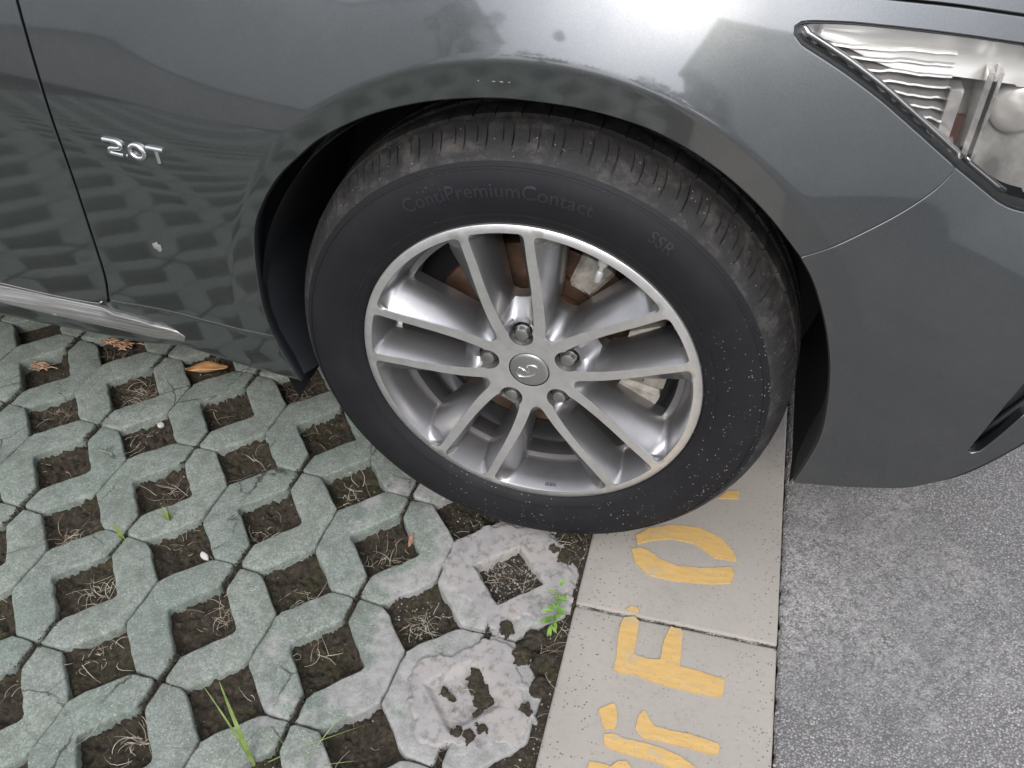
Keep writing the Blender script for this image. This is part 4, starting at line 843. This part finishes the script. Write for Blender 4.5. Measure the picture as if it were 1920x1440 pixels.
for i in range(len(tl) - 1):
    for j in range(n - 1): mb.f.append((i * n + j, (i + 1) * n + j, (i + 1) * n + j + 1, i * n + j + 1)); mb.m.append(0)
under(mb.build('chrome_brow', simple('satin_brow', (.74, .73, .70), .3, .55), None, True), hl, HB)
for i in range(11):
    zr = .760 - i * .0097; x0 = .270 + .0158 * i; x1 = .409; m_ = 14; mb = MB()
    for k in range(m_ + 1):
        t = k / m_; x = x0 + (x1 - x0) * t; z = zr - .012 * t + .0006 * math.sin(t * 11 + i) - .0012 * ((t * 3.3 + i * .3) % 1); y = body(x, z)
        mb.v += [Vector((x, y + .046, z + .006)), Vector((x, y + .016, z + .0012)), Vector((x, y + .0150, z - .0004)), Vector((x, y + .046, z - .0035))]
    for k in range(m_):
        for j in range(3): mb.f.append((k * 4 + j, (k + 1) * 4 + j, (k + 1) * 4 + j + 1, k * 4 + j + 1)); mb.m.append(0)
    under(mb.build('reflector_rib', REFL, None, 40), hl, HB)
mb = MB()
for (x, w, dpt) in ((.4145, .012, .010), (.4425, .006, .013), (.452, .0035, .010)):
    z0 = .655 if x < .43 else .62
    for a in (0,):
        y0 = body(x, .70) + dpt; mb.box((x, y0 + .02, .685), (w, .040, .072 + (.03 if x > .43 else 0)))
under(mb.build('lamp_pillar', REFL, None, False), hl, HB)
mb = MB(); mb.lathe_y([(.0, -.002), (.020, 0), (.026, .004), (.029, .012), (.030, .03)], 40, 0, (.487, body(.487, .70) + .022, .690)); under(mb.build('projector_lens', simple('frosted_lamp', (.62, .60, .57), .18, .35), None, True), hl, HB)
mb = MB(); mb.box((.427, body(.427, .68) + .034, .672), (.013, .006, .034)); under(mb.build('side_marker', simple('dark_amber', (.07, .03, .02), .3), None), hl, HB)

# ---- engine badge
bl, br = Vector(D['badge_l']), Vector(D['badge_r'])
bx = (br - bl); bx.y = 0; bxn = bx.normalized(); W_ = bx.length
badge = empty('engine_badge', D['badge_l']); reparent(badge)
BCH = simple('badge_chrome', (.72, .72, .71), .18, 1.)
def stroke(name, pts, r=.0030):
    P3 = []
    for a, b in pts:
        a *= 1.06; b *= .74
        p_ = Vector((bl.x, 0, bl.z)) + bxn * a + Vector((-bxn.z, 0, bxn.x)) * b + bxn * (-.13 * b)
        P3.append(Vector((p_.x, body(p_.x, p_.z) - .0016, p_.z)))
    mb = MB(); mb.tube(P3, r, 8, flat=1., up=Vector((0, 1, 0))); o = mb.build(name, BCH, None, 50); o.parent = badge; o.location = -Vector(D['badge_l']); return o
hgt = .0225
arc = lambda cx, cy, rx, ry, a0, a1, n=12: [(cx + rx * math.cos(math.radians(a0 + (a1 - a0) * i / n)), cy + ry * math.sin(math.radians(a0 + (a1 - a0) * i / n))) for i in range(n + 1)]
stroke('badge_letter', [(.000, hgt), (.012, hgt)] + arc(.0135, hgt - .0062, .0088, .0062, 90, -85, 12) + [(.0088, .0095), (.0058, .0080), (.0048, .0055), (.0046, .0015), (.006, .0004), (.0225, .0)])
stroke('badge_letter', [(.0268, .0008), (.0285, .0008)], .0026)
stroke('badge_letter', arc(.0425, hgt / 2, .0095, hgt / 2, 0, 360, 24))
stroke('badge_letter', [(.0575, hgt), (.079, hgt)]); stroke('badge_letter', [(.0690, hgt), (.0690, -.001)])
# dried splash and scratches on the paint
def splat(c, s, name, asp=1.):
    rr = random.Random(9); n = 16; V = [(c[0], body(c[0], c[2]) - .0012, c[2])]
    for k, f in ((1, .6), (2, 1.)):
        for i in range(n): a = 2 * PI * i / n; r_ = s * f * (1 + rr.gauss(0, .22)); x, z = c[0] + math.cos(a) * r_ * .7 * asp, c[2] + math.sin(a) * r_ / asp; V.append((x, body(x, z) - (.0011 if k == 1 else .0002), z))
    F = [(0, 1 + (i + 1) % n, 1 + i) for i in range(n)] + [(1 + i, 1 + (i + 1) % n, 1 + n + (i + 1) % n, 1 + n + i) for i in range(n)]
    return reparent(mesh(name, V, F, simple('dried_' + name, (.20, .20, .185), .8), None, True))
splat(D['splash'], .0085, 'dried_splash')
for i in range(5):
    t = i / 4; c = [D['scr1'][k] * (1 - t) + D['scr2'][k] * t for k in range(3)]
    if i in (0, 2, 3, 4): splat(c, (.0011, 0, .0014, .0016, .001)[i], 'paint_chip', 1.8 if i else 1.)

# ---- wheel
wheel = empty('wheel', (0, 0, ZC)); reparent(wheel); wheel.rotation_euler = (0, 0, D['wheel']['psi'])
PHI = D['wheel']['phi']
def interp(t, xs, ys):
    if t <= xs[0]: return ys[0]
    for i in range(1, len(xs)):
        if t <= xs[i]: return ys[i - 1] + (ys[i] - ys[i - 1]) * (t - xs[i - 1]) / (xs[i] - xs[i - 1])
    return ys[-1]
RK = [.05, .065, .08, .11, .14, .175, .215]
DELTA = lambda r: interp(r, RK, [24, 22.6, 20.6, 17.3, 14.6, 12.3, 10.8])
WID = lambda r: interp(r, RK, [.0080, .0082, .0078, .0070, .0064, .0060, .0058])
def yface(r): return interp(r, [0, .03, .06, .10, .15, .19, .214, .3], [.0155, .0150, .0125, .0085, .0040, .0012, 0., 0.])
def smooth_loop(L, k=2):
    for _ in range(k):
        o = []
        for i in range(len(L)): a, b = Vector(L[i]), Vector(L[(i + 1) % len(L)]); o += [tuple(a * .75 + b * .25), tuple(a * .25 + b * .75)]
        L = o
    return L
def pol(r, deg): a = math.radians(deg); return (r * math.cos(a), r * math.sin(a))
def offset_in(L, d): return inset(L, d)
def window(kind, d, rin, rout, nr=9):
    """closed loop about angle 0; d = offset of side walls from the machined edge"""
    rs = [rin + (rout - rin) * (i / (nr - 1)) ** 1.0 for i in range(nr)]
    half = []
    for r in rs:
        dd = d(r) if callable(d) else d
        if kind == 'V': h = 36 - DELTA(r) - math.degrees((WID(r) + dd) / r)
        else: h = DELTA(r) - math.degrees((WID(r) + dd) / r)
        half.append(max(h, 1.2 if kind == 'V' else 3))
    arc_ = [pol(rout, half[-1] - 2 * half[-1] * i / 7) for i in range(1, 7)]
    L = [pol(r, h) for r, h in zip(rs, half)] + arc_ + [pol(r, -h) for r, h in zip(rs[::-1], half[::-1])]
    return L
VF = smooth_loop(window('V', 0, .0625, .2155), 2)
VM0 = smooth_loop(window('V', lambda r: interp(r, [.07, .12, .21], [.0008, .0012, .0016]), .0650, .2138), 2)
VM = smooth_loop(window('V', lambda r: interp(r, [.075, .10, .15, .205], [.0024, .0060, .0155, .0255]), .078, .2085), 2)
VD_ = smooth_loop(window('V', lambda r: interp(r, [.08, .10, .15, .2], [.0050, .0090, .0195, .0310]), .090, .2015), 2)
def lugwin(d, rin, rout, bot):
    L = window('L', d, rin, rout, 8)
    return L + bot
bot = [pol(.0572 + .0, 0)]
def lug_face():
    L = window('L', 0, .068, .2155, 8); c = .0572; rad = .0165
    b = [(c + rad * math.cos(math.radians(a)), rad * math.sin(math.radians(a))) for a in (-70, -95, -120, -145, -170, 170, 145, 120, 95, 70)]
    return smooth_loop(L + b, 2)
LF = lug_face(); LM = smooth_loop(window('L', lambda r: interp(r, [.08, .14, .21], [.0035, .0072, .0100]), .080, .2085, 8), 2); LD = smooth_loop(window('L', lambda r: interp(r, [.09, .14, .21], [.007, .0118, .0155]), .096, .2015, 8), 2)
LC = [(.0572 + .0135 * math.cos(2 * PI * i / 28), .0135 * math.sin(2 * PI * i / 28)) for i in range(28)]
LC2 = [(.0572 + .0150 * math.cos(2 * PI * i / 28), .0150 * math.sin(2 * PI * i / 28)) for i in range(28)]
def rot(L, deg): a = math.radians(deg); c, s = math.cos(a), math.sin(a); return [(x * c - y * s, x * s + y * c) for x, y in L]
def build_rim():
    pts = []; yy = []; ed = []; loops = {'VF': [], 'VD': [], 'LF': [], 'LD': [], 'LC': []}
    def addloop(L, fy, key=None):
        s0 = len(pts); n = len(L)
        for p_ in L: pts.append(Vector(p_)); yy.append(fy(p_))
        ed.extend((s0 + i, s0 + (i + 1) % n) for i in range(n))
        if key: loops[key].append((s0, n, L))
    fr = lambda p_: yface(math.hypot(*p_))
    addloop([pol(.2262, 360 * i / 200) for i in range(200)], lambda p_: .0012); addloop([pol(.2250, 360 * i / 200) for i in range(200)], lambda p_: 0.)
    addloop([pol(.0278, 360 * i / 48) for i in range(48)], lambda p_: .0150); addloop([pol(.0335, 360 * i / 48) for i in range(48)], lambda p_: .0142)
    for k in range(5):
        a = PHI + 72 * k
        addloop(rot(VF, a + 36), fr, 'VF'); addloop(rot(VM0, a + 36), lambda p_: fr(p_) + .0022); addloop(rot(VM, a + 36), lambda p_: fr(p_) + interp(math.hypot(*p_), [.08, .14, .2, .207], [.013, .015, .016, .020])); addloop(rot(VD_, a + 36), lambda p_: .047, 'VD')
        addloop(rot(LF, a), fr, 'LF')
        addloop(rot(LM, a), lambda p_: interp(math.hypot(*p_), [.08, .11, .2, .207], [.026, .020, .014, .018])); addloop(rot(LD, a), lambda p_: .047, 'LD')
        addloop(rot(LC2, a), lambda p_: .0235); addloop(rot(LC, a), lambda p_: .0250, 'LC')
    bd = [tuple(p_) for p_ in pts]
    st = .006; g_ = {}
    for a, b in bd: g_.setdefault((int(a // .004), int(b // .004)), []).append((a, b))
    i = -40
    for i in range(-40, 41):
        for j in range(-40, 41):
            x, z = i * st, j * st; r = math.hypot(x, z)
            if r > .212 or r < .034: continue
            near = False
            for di in (-1, 0, 1):
                for dj in (-1, 0, 1):
                    for a, b in g_.get((int(x // .004) + di, int(z // .004) + dj), []):
                        if (a - x) ** 2 + (b - z) ** 2 < .0028 ** 2: near = True
            if near: continue
            if any(in_poly(x, z, L) for s0, n, L in loops['VF'] + loops['LF']): continue
            pts.append(Vector((x, z))); yy.append(yface(r))
    vs, es, fs, ov, oe, of = delaunay_2d_cdt(pts, ed, [], 0, 1e-8)
    V = []
    for v, l in zip(vs, ov): V.append((v.x, yy[l[0]] if l else yface(v.length), v.y))
    inv = {k: i for i, l in enumerate(ov) for k in l}
    F = []; mi = []
    for f in fs:
        c = sum((vs[k] for k in f), Vector((0, 0))) / len(f); r = c.length
        if r < .0278 or r > .2262: continue
        if any(in_poly(c.x, c.y, L) for s0, n, L in loops['VD'] + loops['LD'] + loops['LC']): continue
        isw = any(in_poly(c.x, c.y, L) for s0, n, L in loops['VF'] + loops['LF'])
        F.append(tuple(f)[::-1]); mi.append(1 if isw else 0)
    # orient
    for i, f in enumerate(F):
        a, b, c = (Vector(V[k]) for k in f[:3]); nrm = (b - a).cross(c - a)
        if nrm.y > 0: F[i] = f[::-1]
    # returns behind the deep outlines and lug holes
    for key, yb, ins in (('VD', .066, .9995), ('LD', .066, .9995), ('LC', .040, 1.)):
        for s0, n, L in loops[key]:
            b0 = len(V); 
            for k in range(n): v = V[inv[s0 + k]]; V.append((v[0] * ins, yb, v[2] * ins))
            for k in range(n):
                A, B = inv[s0 + k], inv[s0 + (k + 1) % n]; F.append((A, B, b0 + (k + 1) % n, b0 + k)); mi.append(2 if key == 'LC' else 1)
            if key == 'LC': F.append(tuple(b0 + k for k in range(n))); mi.append(2)
    me_o = mesh('alloy_rim', V, F, None, wheel, False, mats=[MACH, SILVER, BLACK], mi=mi)
    me = me_o.data; me.shade_smooth(); me.set_sharp_from_angle(angle=math.radians(50))
    return me_o
rim = build_rim()
# outer lip flange and inner barrel
mb = MB(); mb.lathe_y([(.2262, .0012), (.2268, .004), (.2262, .010), (.222, .012)], 200); mb.build('rim_lip', MACH, wheel, 60)
mb = MB(); mb.lathe_y([(.2012, .0465), (.2005, .052), (.1925, .0535), (.1915, .060), (.1915, .078), (.1935, .084), (.199, .10), (.203, .13), (.203, .20), (.222, .215)], 160); mb.build('rim_barrel', SILVER, wheel, 35)
# centre cap with raised emblem
mb = MB(); mb.lathe_y([(.0, .0128), (.012, .0130), (.022, .0138), (.0258, .0146), (.0266, .0156), (.0266, .02)], 56); cap = mb.build('centre_cap', CAPM, wheel, True)
mb = MB(); mb.lathe_y([(.0277, .0149), (.0272, .021), (.0264, .021)], 56); mb.build('cap_groove', BLACK, wheel, True)
em = [(-.0125, .0035), (-.0150, -.0010), (-.0168, -.0062), (-.0140, -.0108), (-.0085, -.0120), (-.0020, -.0105), (.0050, -.0068), (.0105, -.0015), (.0125, .0040), (.0110, .0085), (.0065, .0104), (.0010, .0098), (-.0028, .0078)]
legs = [[(-.0125, .0035), (.0005, -.0032)], [(-.0028, .0078), (-.0002, .0020), (.0005, -.0032)]]
ea = math.radians(-2); EM = lambda p_: (p_[0] * math.cos(ea) - p_[1] * math.sin(ea), .0124 + .04 * math.hypot(*p_) ** 1.3, p_[0] * math.sin(ea) + p_[1] * math.cos(ea))
mb = MB(); 
def crv(P_, n=4):
    o = []; Q = [2 * Vector(P_[0]) - Vector(P_[1])] + [Vector(p_) for p_ in P_] + [2 * Vector(P_[-1]) - Vector(P_[-2])]
    for i in range(1, len(Q) - 2):
        a, b, c, d = Q[i - 1:i + 3]
        for j in range(n): t = j / n; o.append(tuple(.5 * ((2 * b) + (c - a) * t + (2 * a - 5 * b + 4 * c - d) * t * t + (3 * b - a - 3 * c + d) * t ** 3)))
    return o + [P_[-1]]
mb.tube([EM(p_) for p_ in crv(em)], .0011, 6, up=Vector((0, 1, 0)), flat=.9)
for l in legs: mb.tube([EM(p_) for p_ in (crv(l) if len(l) > 2 else l)], .0012, 6, up=Vector((0, 1, 0)), flat=.9)
mb.build('cap_emblem', BCH, wheel, True)
# lug nuts
LV = MB()
hexr = .0122; prof = [(hexr, .040), (hexr, .0235), (hexr * .93, .0218)]
n = 6
for r_, y in prof: LV.v += [Vector((r_ * math.cos(PI / 3 * i), y, r_ * math.sin(PI / 3 * i))) for i in range(6)]
for k in range(2):
    for i in range(6): LV.f.append((k * 6 + i, k * 6 + (i + 1) % 6, (k + 1) * 6 + (i + 1) % 6, (k + 1) * 6 + i)); LV.m.append(0)
LV.lathe_y([(.0112, .0219), (.0100, .0200), (.0092, .0165), (.0084, .0150), (.0060, .0142), (.0, .0140)], 28)
LV.lathe_y([(.0150, .034), (.0140, .0300), (.0118, .0290)], 28)
lug0 = None
for k in range(5):
    if lug0 is None: lug0 = LV.build('lug_nut', SATIN, wheel, 35); o = lug0
    else: o = lug0.copy(); COL.objects.link(o)
    a = math.radians(PHI + 72 * k); o.location = (.0572 * math.cos(a), 0, .0572 * math.sin(a)); o.rotation_euler = (0, .4 * k + .3, 0)
# valve stem, balance weight, wheel label
VA, VB = Vector(D['valve_a']), Vector(D['valve_b']); Z0 = Vector((0, 0, ZC))
mb = MB(); a, b = VA - Z0, VB - Z0; d = (b - a).normalized()
mb.tube([a - d * .012, a - d * .002, a, a + d * .001], [.0065, .0065, .0062, .004], 10); mb.tube([a, a + d * .012], .0030, 8)
mb.tube([a + d * .009, a + d * .011, b - d * .002, b], [.0035, .0046, .0048, .0036], 12); mb.build('valve_stem', simple('dull_zinc', (.55, .54, .52), .45, .6), wheel, 40)
mb = MB(); mb.lathe_y([(.1910, .066), (.1880, .066), (.1880, .075), (.1910, .075)], 8, 0, (0, 0, 0), math.radians(-104), math.radians(-94)); mb.build('balance_weight', simple('lead_grey', (.33, .33, .34), .6, .3), wheel)
mb = MB()
for i in range(7):
    a = math.radians(-83.0 + i * .62); r0 = .2075 - .0006 * (i % 3); a1 = a + math.radians(.3)
    mb.add([(r0 * math.cos(a), .0106, r0 * math.sin(a)), (r0 * math.cos(a1), .0106, r0 * math.sin(a1)), ((r0 + .0035) * math.cos(a1), .0065, (r0 + .0035) * math.sin(a1)), ((r0 + .0035) * math.cos(a), .0065, (r0 + .0035) * math.sin(a))], [(0, 1, 2, 3)])
mb.build('stamped_mark', BLACK, wheel)
# tyre: turned section with circumferential grooves and shoulder sipes
RT = .3375; CONTACT = -(ZC - .0015)
prof = [(.2235, .012), (.2262, .0055), (.2300, .0010), (.2350, -.0030), (.2400, -.0050), (.2403, -.0058), (.2440, -.0066), (.2443, -.0060), (.2520, -.0085), (.2620, -.0108), (.2720, -.0118), (.2820, -.0112), (.2920, -.0085), (.2985, -.0050), (.2988, -.0058), (.3010, -.0045), (.3012, -.0036), (.3060, -.0002), (.3100, .0040), (.3135, .0085), (.3165, .0125), (.3195, .0175), (.3222, .0225), (.3247, .0280), (.3270, .0340), (.3290, .0400), (.3308, .0460), (.3318, .0500), (.3320, .0510), (.3255, .0520), (.3255, .0600), (.3335, .0610), (.3345, .0700), (.3355, .0800), (.3358, .0850), (.3290, .0860), (.3290, .0960), (.3365, .0970), (.3372, .1120), (.3305, .1130), (.3305, .1220), (.3370, .1230), (.336, .1500), (.328, .1510), (.328, .1600), (.334, .1610), (.326, .1900), (.310, .2080), (.290, .2180), (.260, .2200), (.2265, .205)]
PITCH = 70
cols = []
for k in range(PITCH):
    for u, g_ in ((0, 0), (.085, 0), (.10, 1), (.15, 1), (.165, 0), (.33, 0), (.49, 0), (.505, 2), (.54, 2), (.555, 0), (.78, 0)): cols.append(((k + u + .10 * noise.noise(Vector((k * 2.3, 1.5, 0)))) / PITCH * 2 * PI, g_, k))
V = []; F = []; mi = []; NP = len(prof); NCo = len(cols)
for ca, g_, k in cols:
    for i, (r, y) in enumerate(prof):
        ang = ca; rr_ = r; y_ = y
        if .3095 < r and y < .0505:     # shoulder lugs
            s = (y - .004) / .046
            sh = .034 * (s ** 2.2) - .012 * s; ang = ca + sh
            dp = 0
            if g_ == 1: dp = .0044 * sstep(.10, .34, s) * (1. if s < .82 else .2) * (.75 + .5 * abs(noise.noise(Vector((k * 1.7, 0, 0)))))
            if g_ == 2: dp = .0030 * sstep(.30, .42, s) * (1 - sstep(.80, .86, s))
            wear = .0005 * noise.noise(Vector((ca * 40, s * 5, 1.)))
            nr = Vector((.9, -.45 + .45 * s)).normalized(); rr_ = r - nr.x * dp + wear; y_ = y - nr.y * dp
        elif y > .06 and r > .333 and g_ == 1: rr_ = r - .003
        x, z = rr_ * math.cos(ang), rr_ * math.sin(ang)
        if z < CONTACT:
            ex = CONTACT - z; z = CONTACT
            if y < .1: y_ -= ex * .35
        V.append((x, y_, z))
for c in range(NCo):
    for i in range(NP - 1):
        F.append((c * NP + i, ((c + 1) % NCo) * NP + i, ((c + 1) % NCo) * NP + i + 1, c * NP + i + 1)); mi.append(1 if 17 <= i < 46 else 0)
tyre = mesh('tyre', V, F, None, wheel, False, mats=[TYRE, TREAD], mi=mi); tyre.data.shade_smooth(); tyre.data.set_sharp_from_angle(angle=math.radians(42))
if sum(p_.normal.y * p_.area * (1 if p_.center.y < 0 else 0) for p_ in tyre.data.polygons) > 0: tyre.data.flip_normals()
# moulded sidewall lettering
def arc_text(txt, r0, deg_mid, size, mat, spacing=1.0):
    cu = bpy.data.curves.new('t', 'FONT'); cu.body = txt; cu.size = size; cu.extrude = .0005; cu.offset = .0003; cu.align_x = 'CENTER'; cu.space_character = spacing; cu.resolution_u = 3
    to = bpy.data.objects.new('t', cu); COL.objects.link(to); dg = bpy.context.evaluated_depsgraph_get(); me = bpy.data.meshes.new_from_object(to.evaluated_get(dg)); bpy.data.objects.remove(to)
    bm = bmesh.new(); bm.from_mesh(me); bmesh.ops.triangulate(bm, faces=bm.faces)
    long_ = [e for e in bm.edges if e.calc_length() > .006]; bmesh.ops.subdivide_edges(bm, edges=long_, cuts=2)
    for v in bm.verts:
        r = r0 + v.co.y; a = math.radians(deg_mid) - v.co.x / (r0 + size * .35)
        yb = interp(r, [.2520, .2620, .2720, .2820, .2920, .2985], [-.0085, -.0108, -.0118, -.0112, -.0085, -.005])
        v.co = Vector((r * math.cos(a), yb - .0001 - v.co.z * .9, r * math.sin(a)))
    bm.to_mesh(me); bm.free(); me.materials.clear(); me.materials.append(mat)
    o = bpy.data.objects.new('sidewall_lettering', me); COL.objects.link(o); o.parent = wheel; return o
LET = simple('moulded_rubber_letters', (.0125, .0125, .017), .5)
arc_text('ContiPremiumContact', .268, 97, .0245, LET, 1.02); arc_text('SSR', .276, 56.5, .0200, LET, 1.05)
# brake disc and caliper
mb = MB(); mb.lathe_y([(.086, .082), (.150, .082), (.152, .084), (.152, .106), (.09, .106)], 96); mb.lathe_y([(.0855, .082), (.084, .060), (.079, .054), (.03, .054)], 64); disc = mb.build('brake_disc', RUST, None, 40); disc.location = (0, 0, ZC); reparent(disc)
mb = MB()
def arcblock(mb, r0, r1, a0, a1, y0, y1, n=8):
    V = []
    for i in range(n + 1):
        a = math.radians(a0 + (a1 - a0) * i / n); e = .004 if i in (0, n) else 0
        for r_, y in ((r0 + e, y0 + e), (r1 - e, y0 + e), (r1 - e, y1), (r0 + e, y1)): V.append((r_ * math.cos(a), y, r_ * math.sin(a)))
    F = [(i * 4 + j, (i + 1) * 4 + j, (i + 1) * 4 + (j + 1) % 4, i * 4 + (j + 1) % 4) for i in range(n) for j in range(4)] + [(0, 1, 2, 3), (4 * n + 3, 4 * n + 2, 4 * n + 1, 4 * n)]
    mb.add(V, F)
arcblock(mb, .120, .178, -34, -14, .060, .13); arcblock(mb, .128, .176, 2, 22, .060, .13); arcblock(mb, .150, .178, -16, 4, .066, .13); arcblock(mb, .098, .122, -6, 12, .068, .12)
arcblock(mb, .110, .160, 52, 70, .074, .13)
cal = mb.build('brake_caliper', CAST, None, 30); cal.location = (0, 0, ZC); reparent(cal)
mb = MB(); mb.lathe_y([(.19, .118), (.05, .118)], 48); mb.lathe_y([(.055, .10), (.055, .2)], 20); o = mb.build('dust_shield', DARK, None); o.location = (0, 0, ZC); reparent(o)
mb = MB(); mb.tube([(.03, .086, .115), (.055, .080, .10), (.078, .078, .075), (.09, .080, .05)], .006, 8); o = mb.build('brake_hose', RUST, None, True); o.location = (0, 0, ZC); reparent(o)

# ------------------------------------------------------------------ what stands across the lane (seen only mirrored in the paint and lamps)
q = NM('pale_render', Roughness=.9); q.set('Base Color', q.ramp(q.noise(.6, 4, .6, vec=q.pos(True)), [(.3, (.74, .77, .75)), (.7, (.80, .82, .80))])); WALLM = q.m
GLASS = simple('window_glass', (.44, .44, .43), .3, .0)
def building(x0, x1, y, h, label, depth=9., mat=WALLM):
    root = empty('apartment_building', ((x0 + x1) / 2, y, 0)); cx = (x0 + x1) / 2
    mb = MB(); mb.box((0, -depth / 2, h / 2), (x1 - x0, depth, h)); mb.build('wall', mat, root)
    mb = MB(); mb.box((0, -depth / 2, h + .15), (x1 - x0 + .5, depth + .5, .3)); mb.build('roof', mat, root)
    n = 0; fl = 0
    wm = MB(); wm.box((0, .03, 0), (1.5, .08, 1.5)); first = None
    for f in range(fl):
        for i in range(n):
            if first is None: first = wm.build('window', GLASS, root); o = first
            else: o = first.copy(); COL.objects.link(o)
            o.location = (-(x1 - x0) / 2 + (i + .5) * (x1 - x0) / n, 0, 1.7 + f * 3.1)
    thing(root, label, 'building', 'pale buildings across the lane'); return root
building(-36, -8.6, -17, 11.0, 'tall pale blank gable wall across the lane mirrored in the door')
building(5.2, 26, -13, 8.6, 'lower pale blank-walled building mirrored in the bumper and headlight')
TRUNK = simple('bark', (.08, .06, .045), .9)
q = NM('tree_leaves', Roughness=.7); q.set('Base Color', q.ramp(q.noise(2, 3, .6, vec=q.pos(True)), [(.3, (.035, .06, .02)), (.7, (.08, .12, .04))])); LEAFM = q.m
def tree(x, y, h, r, label, seed):
    root = empty('roadside_tree', (x, y, 0)); rr = random.Random(seed)
    mb = MB(); mb.tube([(0, 0, 0), (.1, 0, h * .3), (0, .1, h * .6), (.05, 0, h * .85)], [.16, .13, .09, .03], 8)
    for i in range(6): a = i * 1.05; mb.tube([(0, 0, h * .4 + i * .15), (math.cos(a) * r * .4, math.sin(a) * r * .4, h * .6), (math.cos(a) * r * .7, math.sin(a) * r * .7, h * .75)], [.06, .04, .015], 6)
    mb.build('trunk', TRUNK, root, True)
    mb = MB()
    cl = [(rr.gauss(0, r * .45), rr.gauss(0, r * .45), h * .68 + rr.gauss(0, h * .13), rr.uniform(.3, .6) * r * .6) for _ in range(16)]
    for i in range(2600):
        c = rr.choice(cl); d = Vector((rr.gauss(0, 1), rr.gauss(0, 1), rr.gauss(0, 1))).normalized() * c[3] * rr.random() ** .4
        p_ = Vector(c[:3]) + d; a = Vector((rr.gauss(0, 1), rr.gauss(0, 1), rr.gauss(0, 1))).normalized(); b = a.cross(Vector((rr.gauss(0, 1), rr.gauss(0, 1), rr.gauss(0, 1)))).normalized(); s = rr.uniform(.06, .13)
        mb.add([p_ - a * s, p_ + b * s * .5, p_ + a * s, p_ - b * s * .5], [(0, 1, 2, 3)])
    mb.build('crown', LEAFM, root); thing(root, label, 'tree', 'trees across the lane')
tree(-7.4, -14.5, 10.6, 2.1, 'small leafy tree at the corner of the left-hand block across the lane', 1)
tree(2.0, -14, 6.3, 1.7, 'low round tree between the two blocks across the lane', 2)
tree(-3.0, -15, 6.4, 1.5, 'slim tree standing left of the low round tree across the lane', 8)
tree(4.4, -14.5, 6.4, 1.7, 'taller narrow tree beside the corner of the right-hand block across the lane', 3)
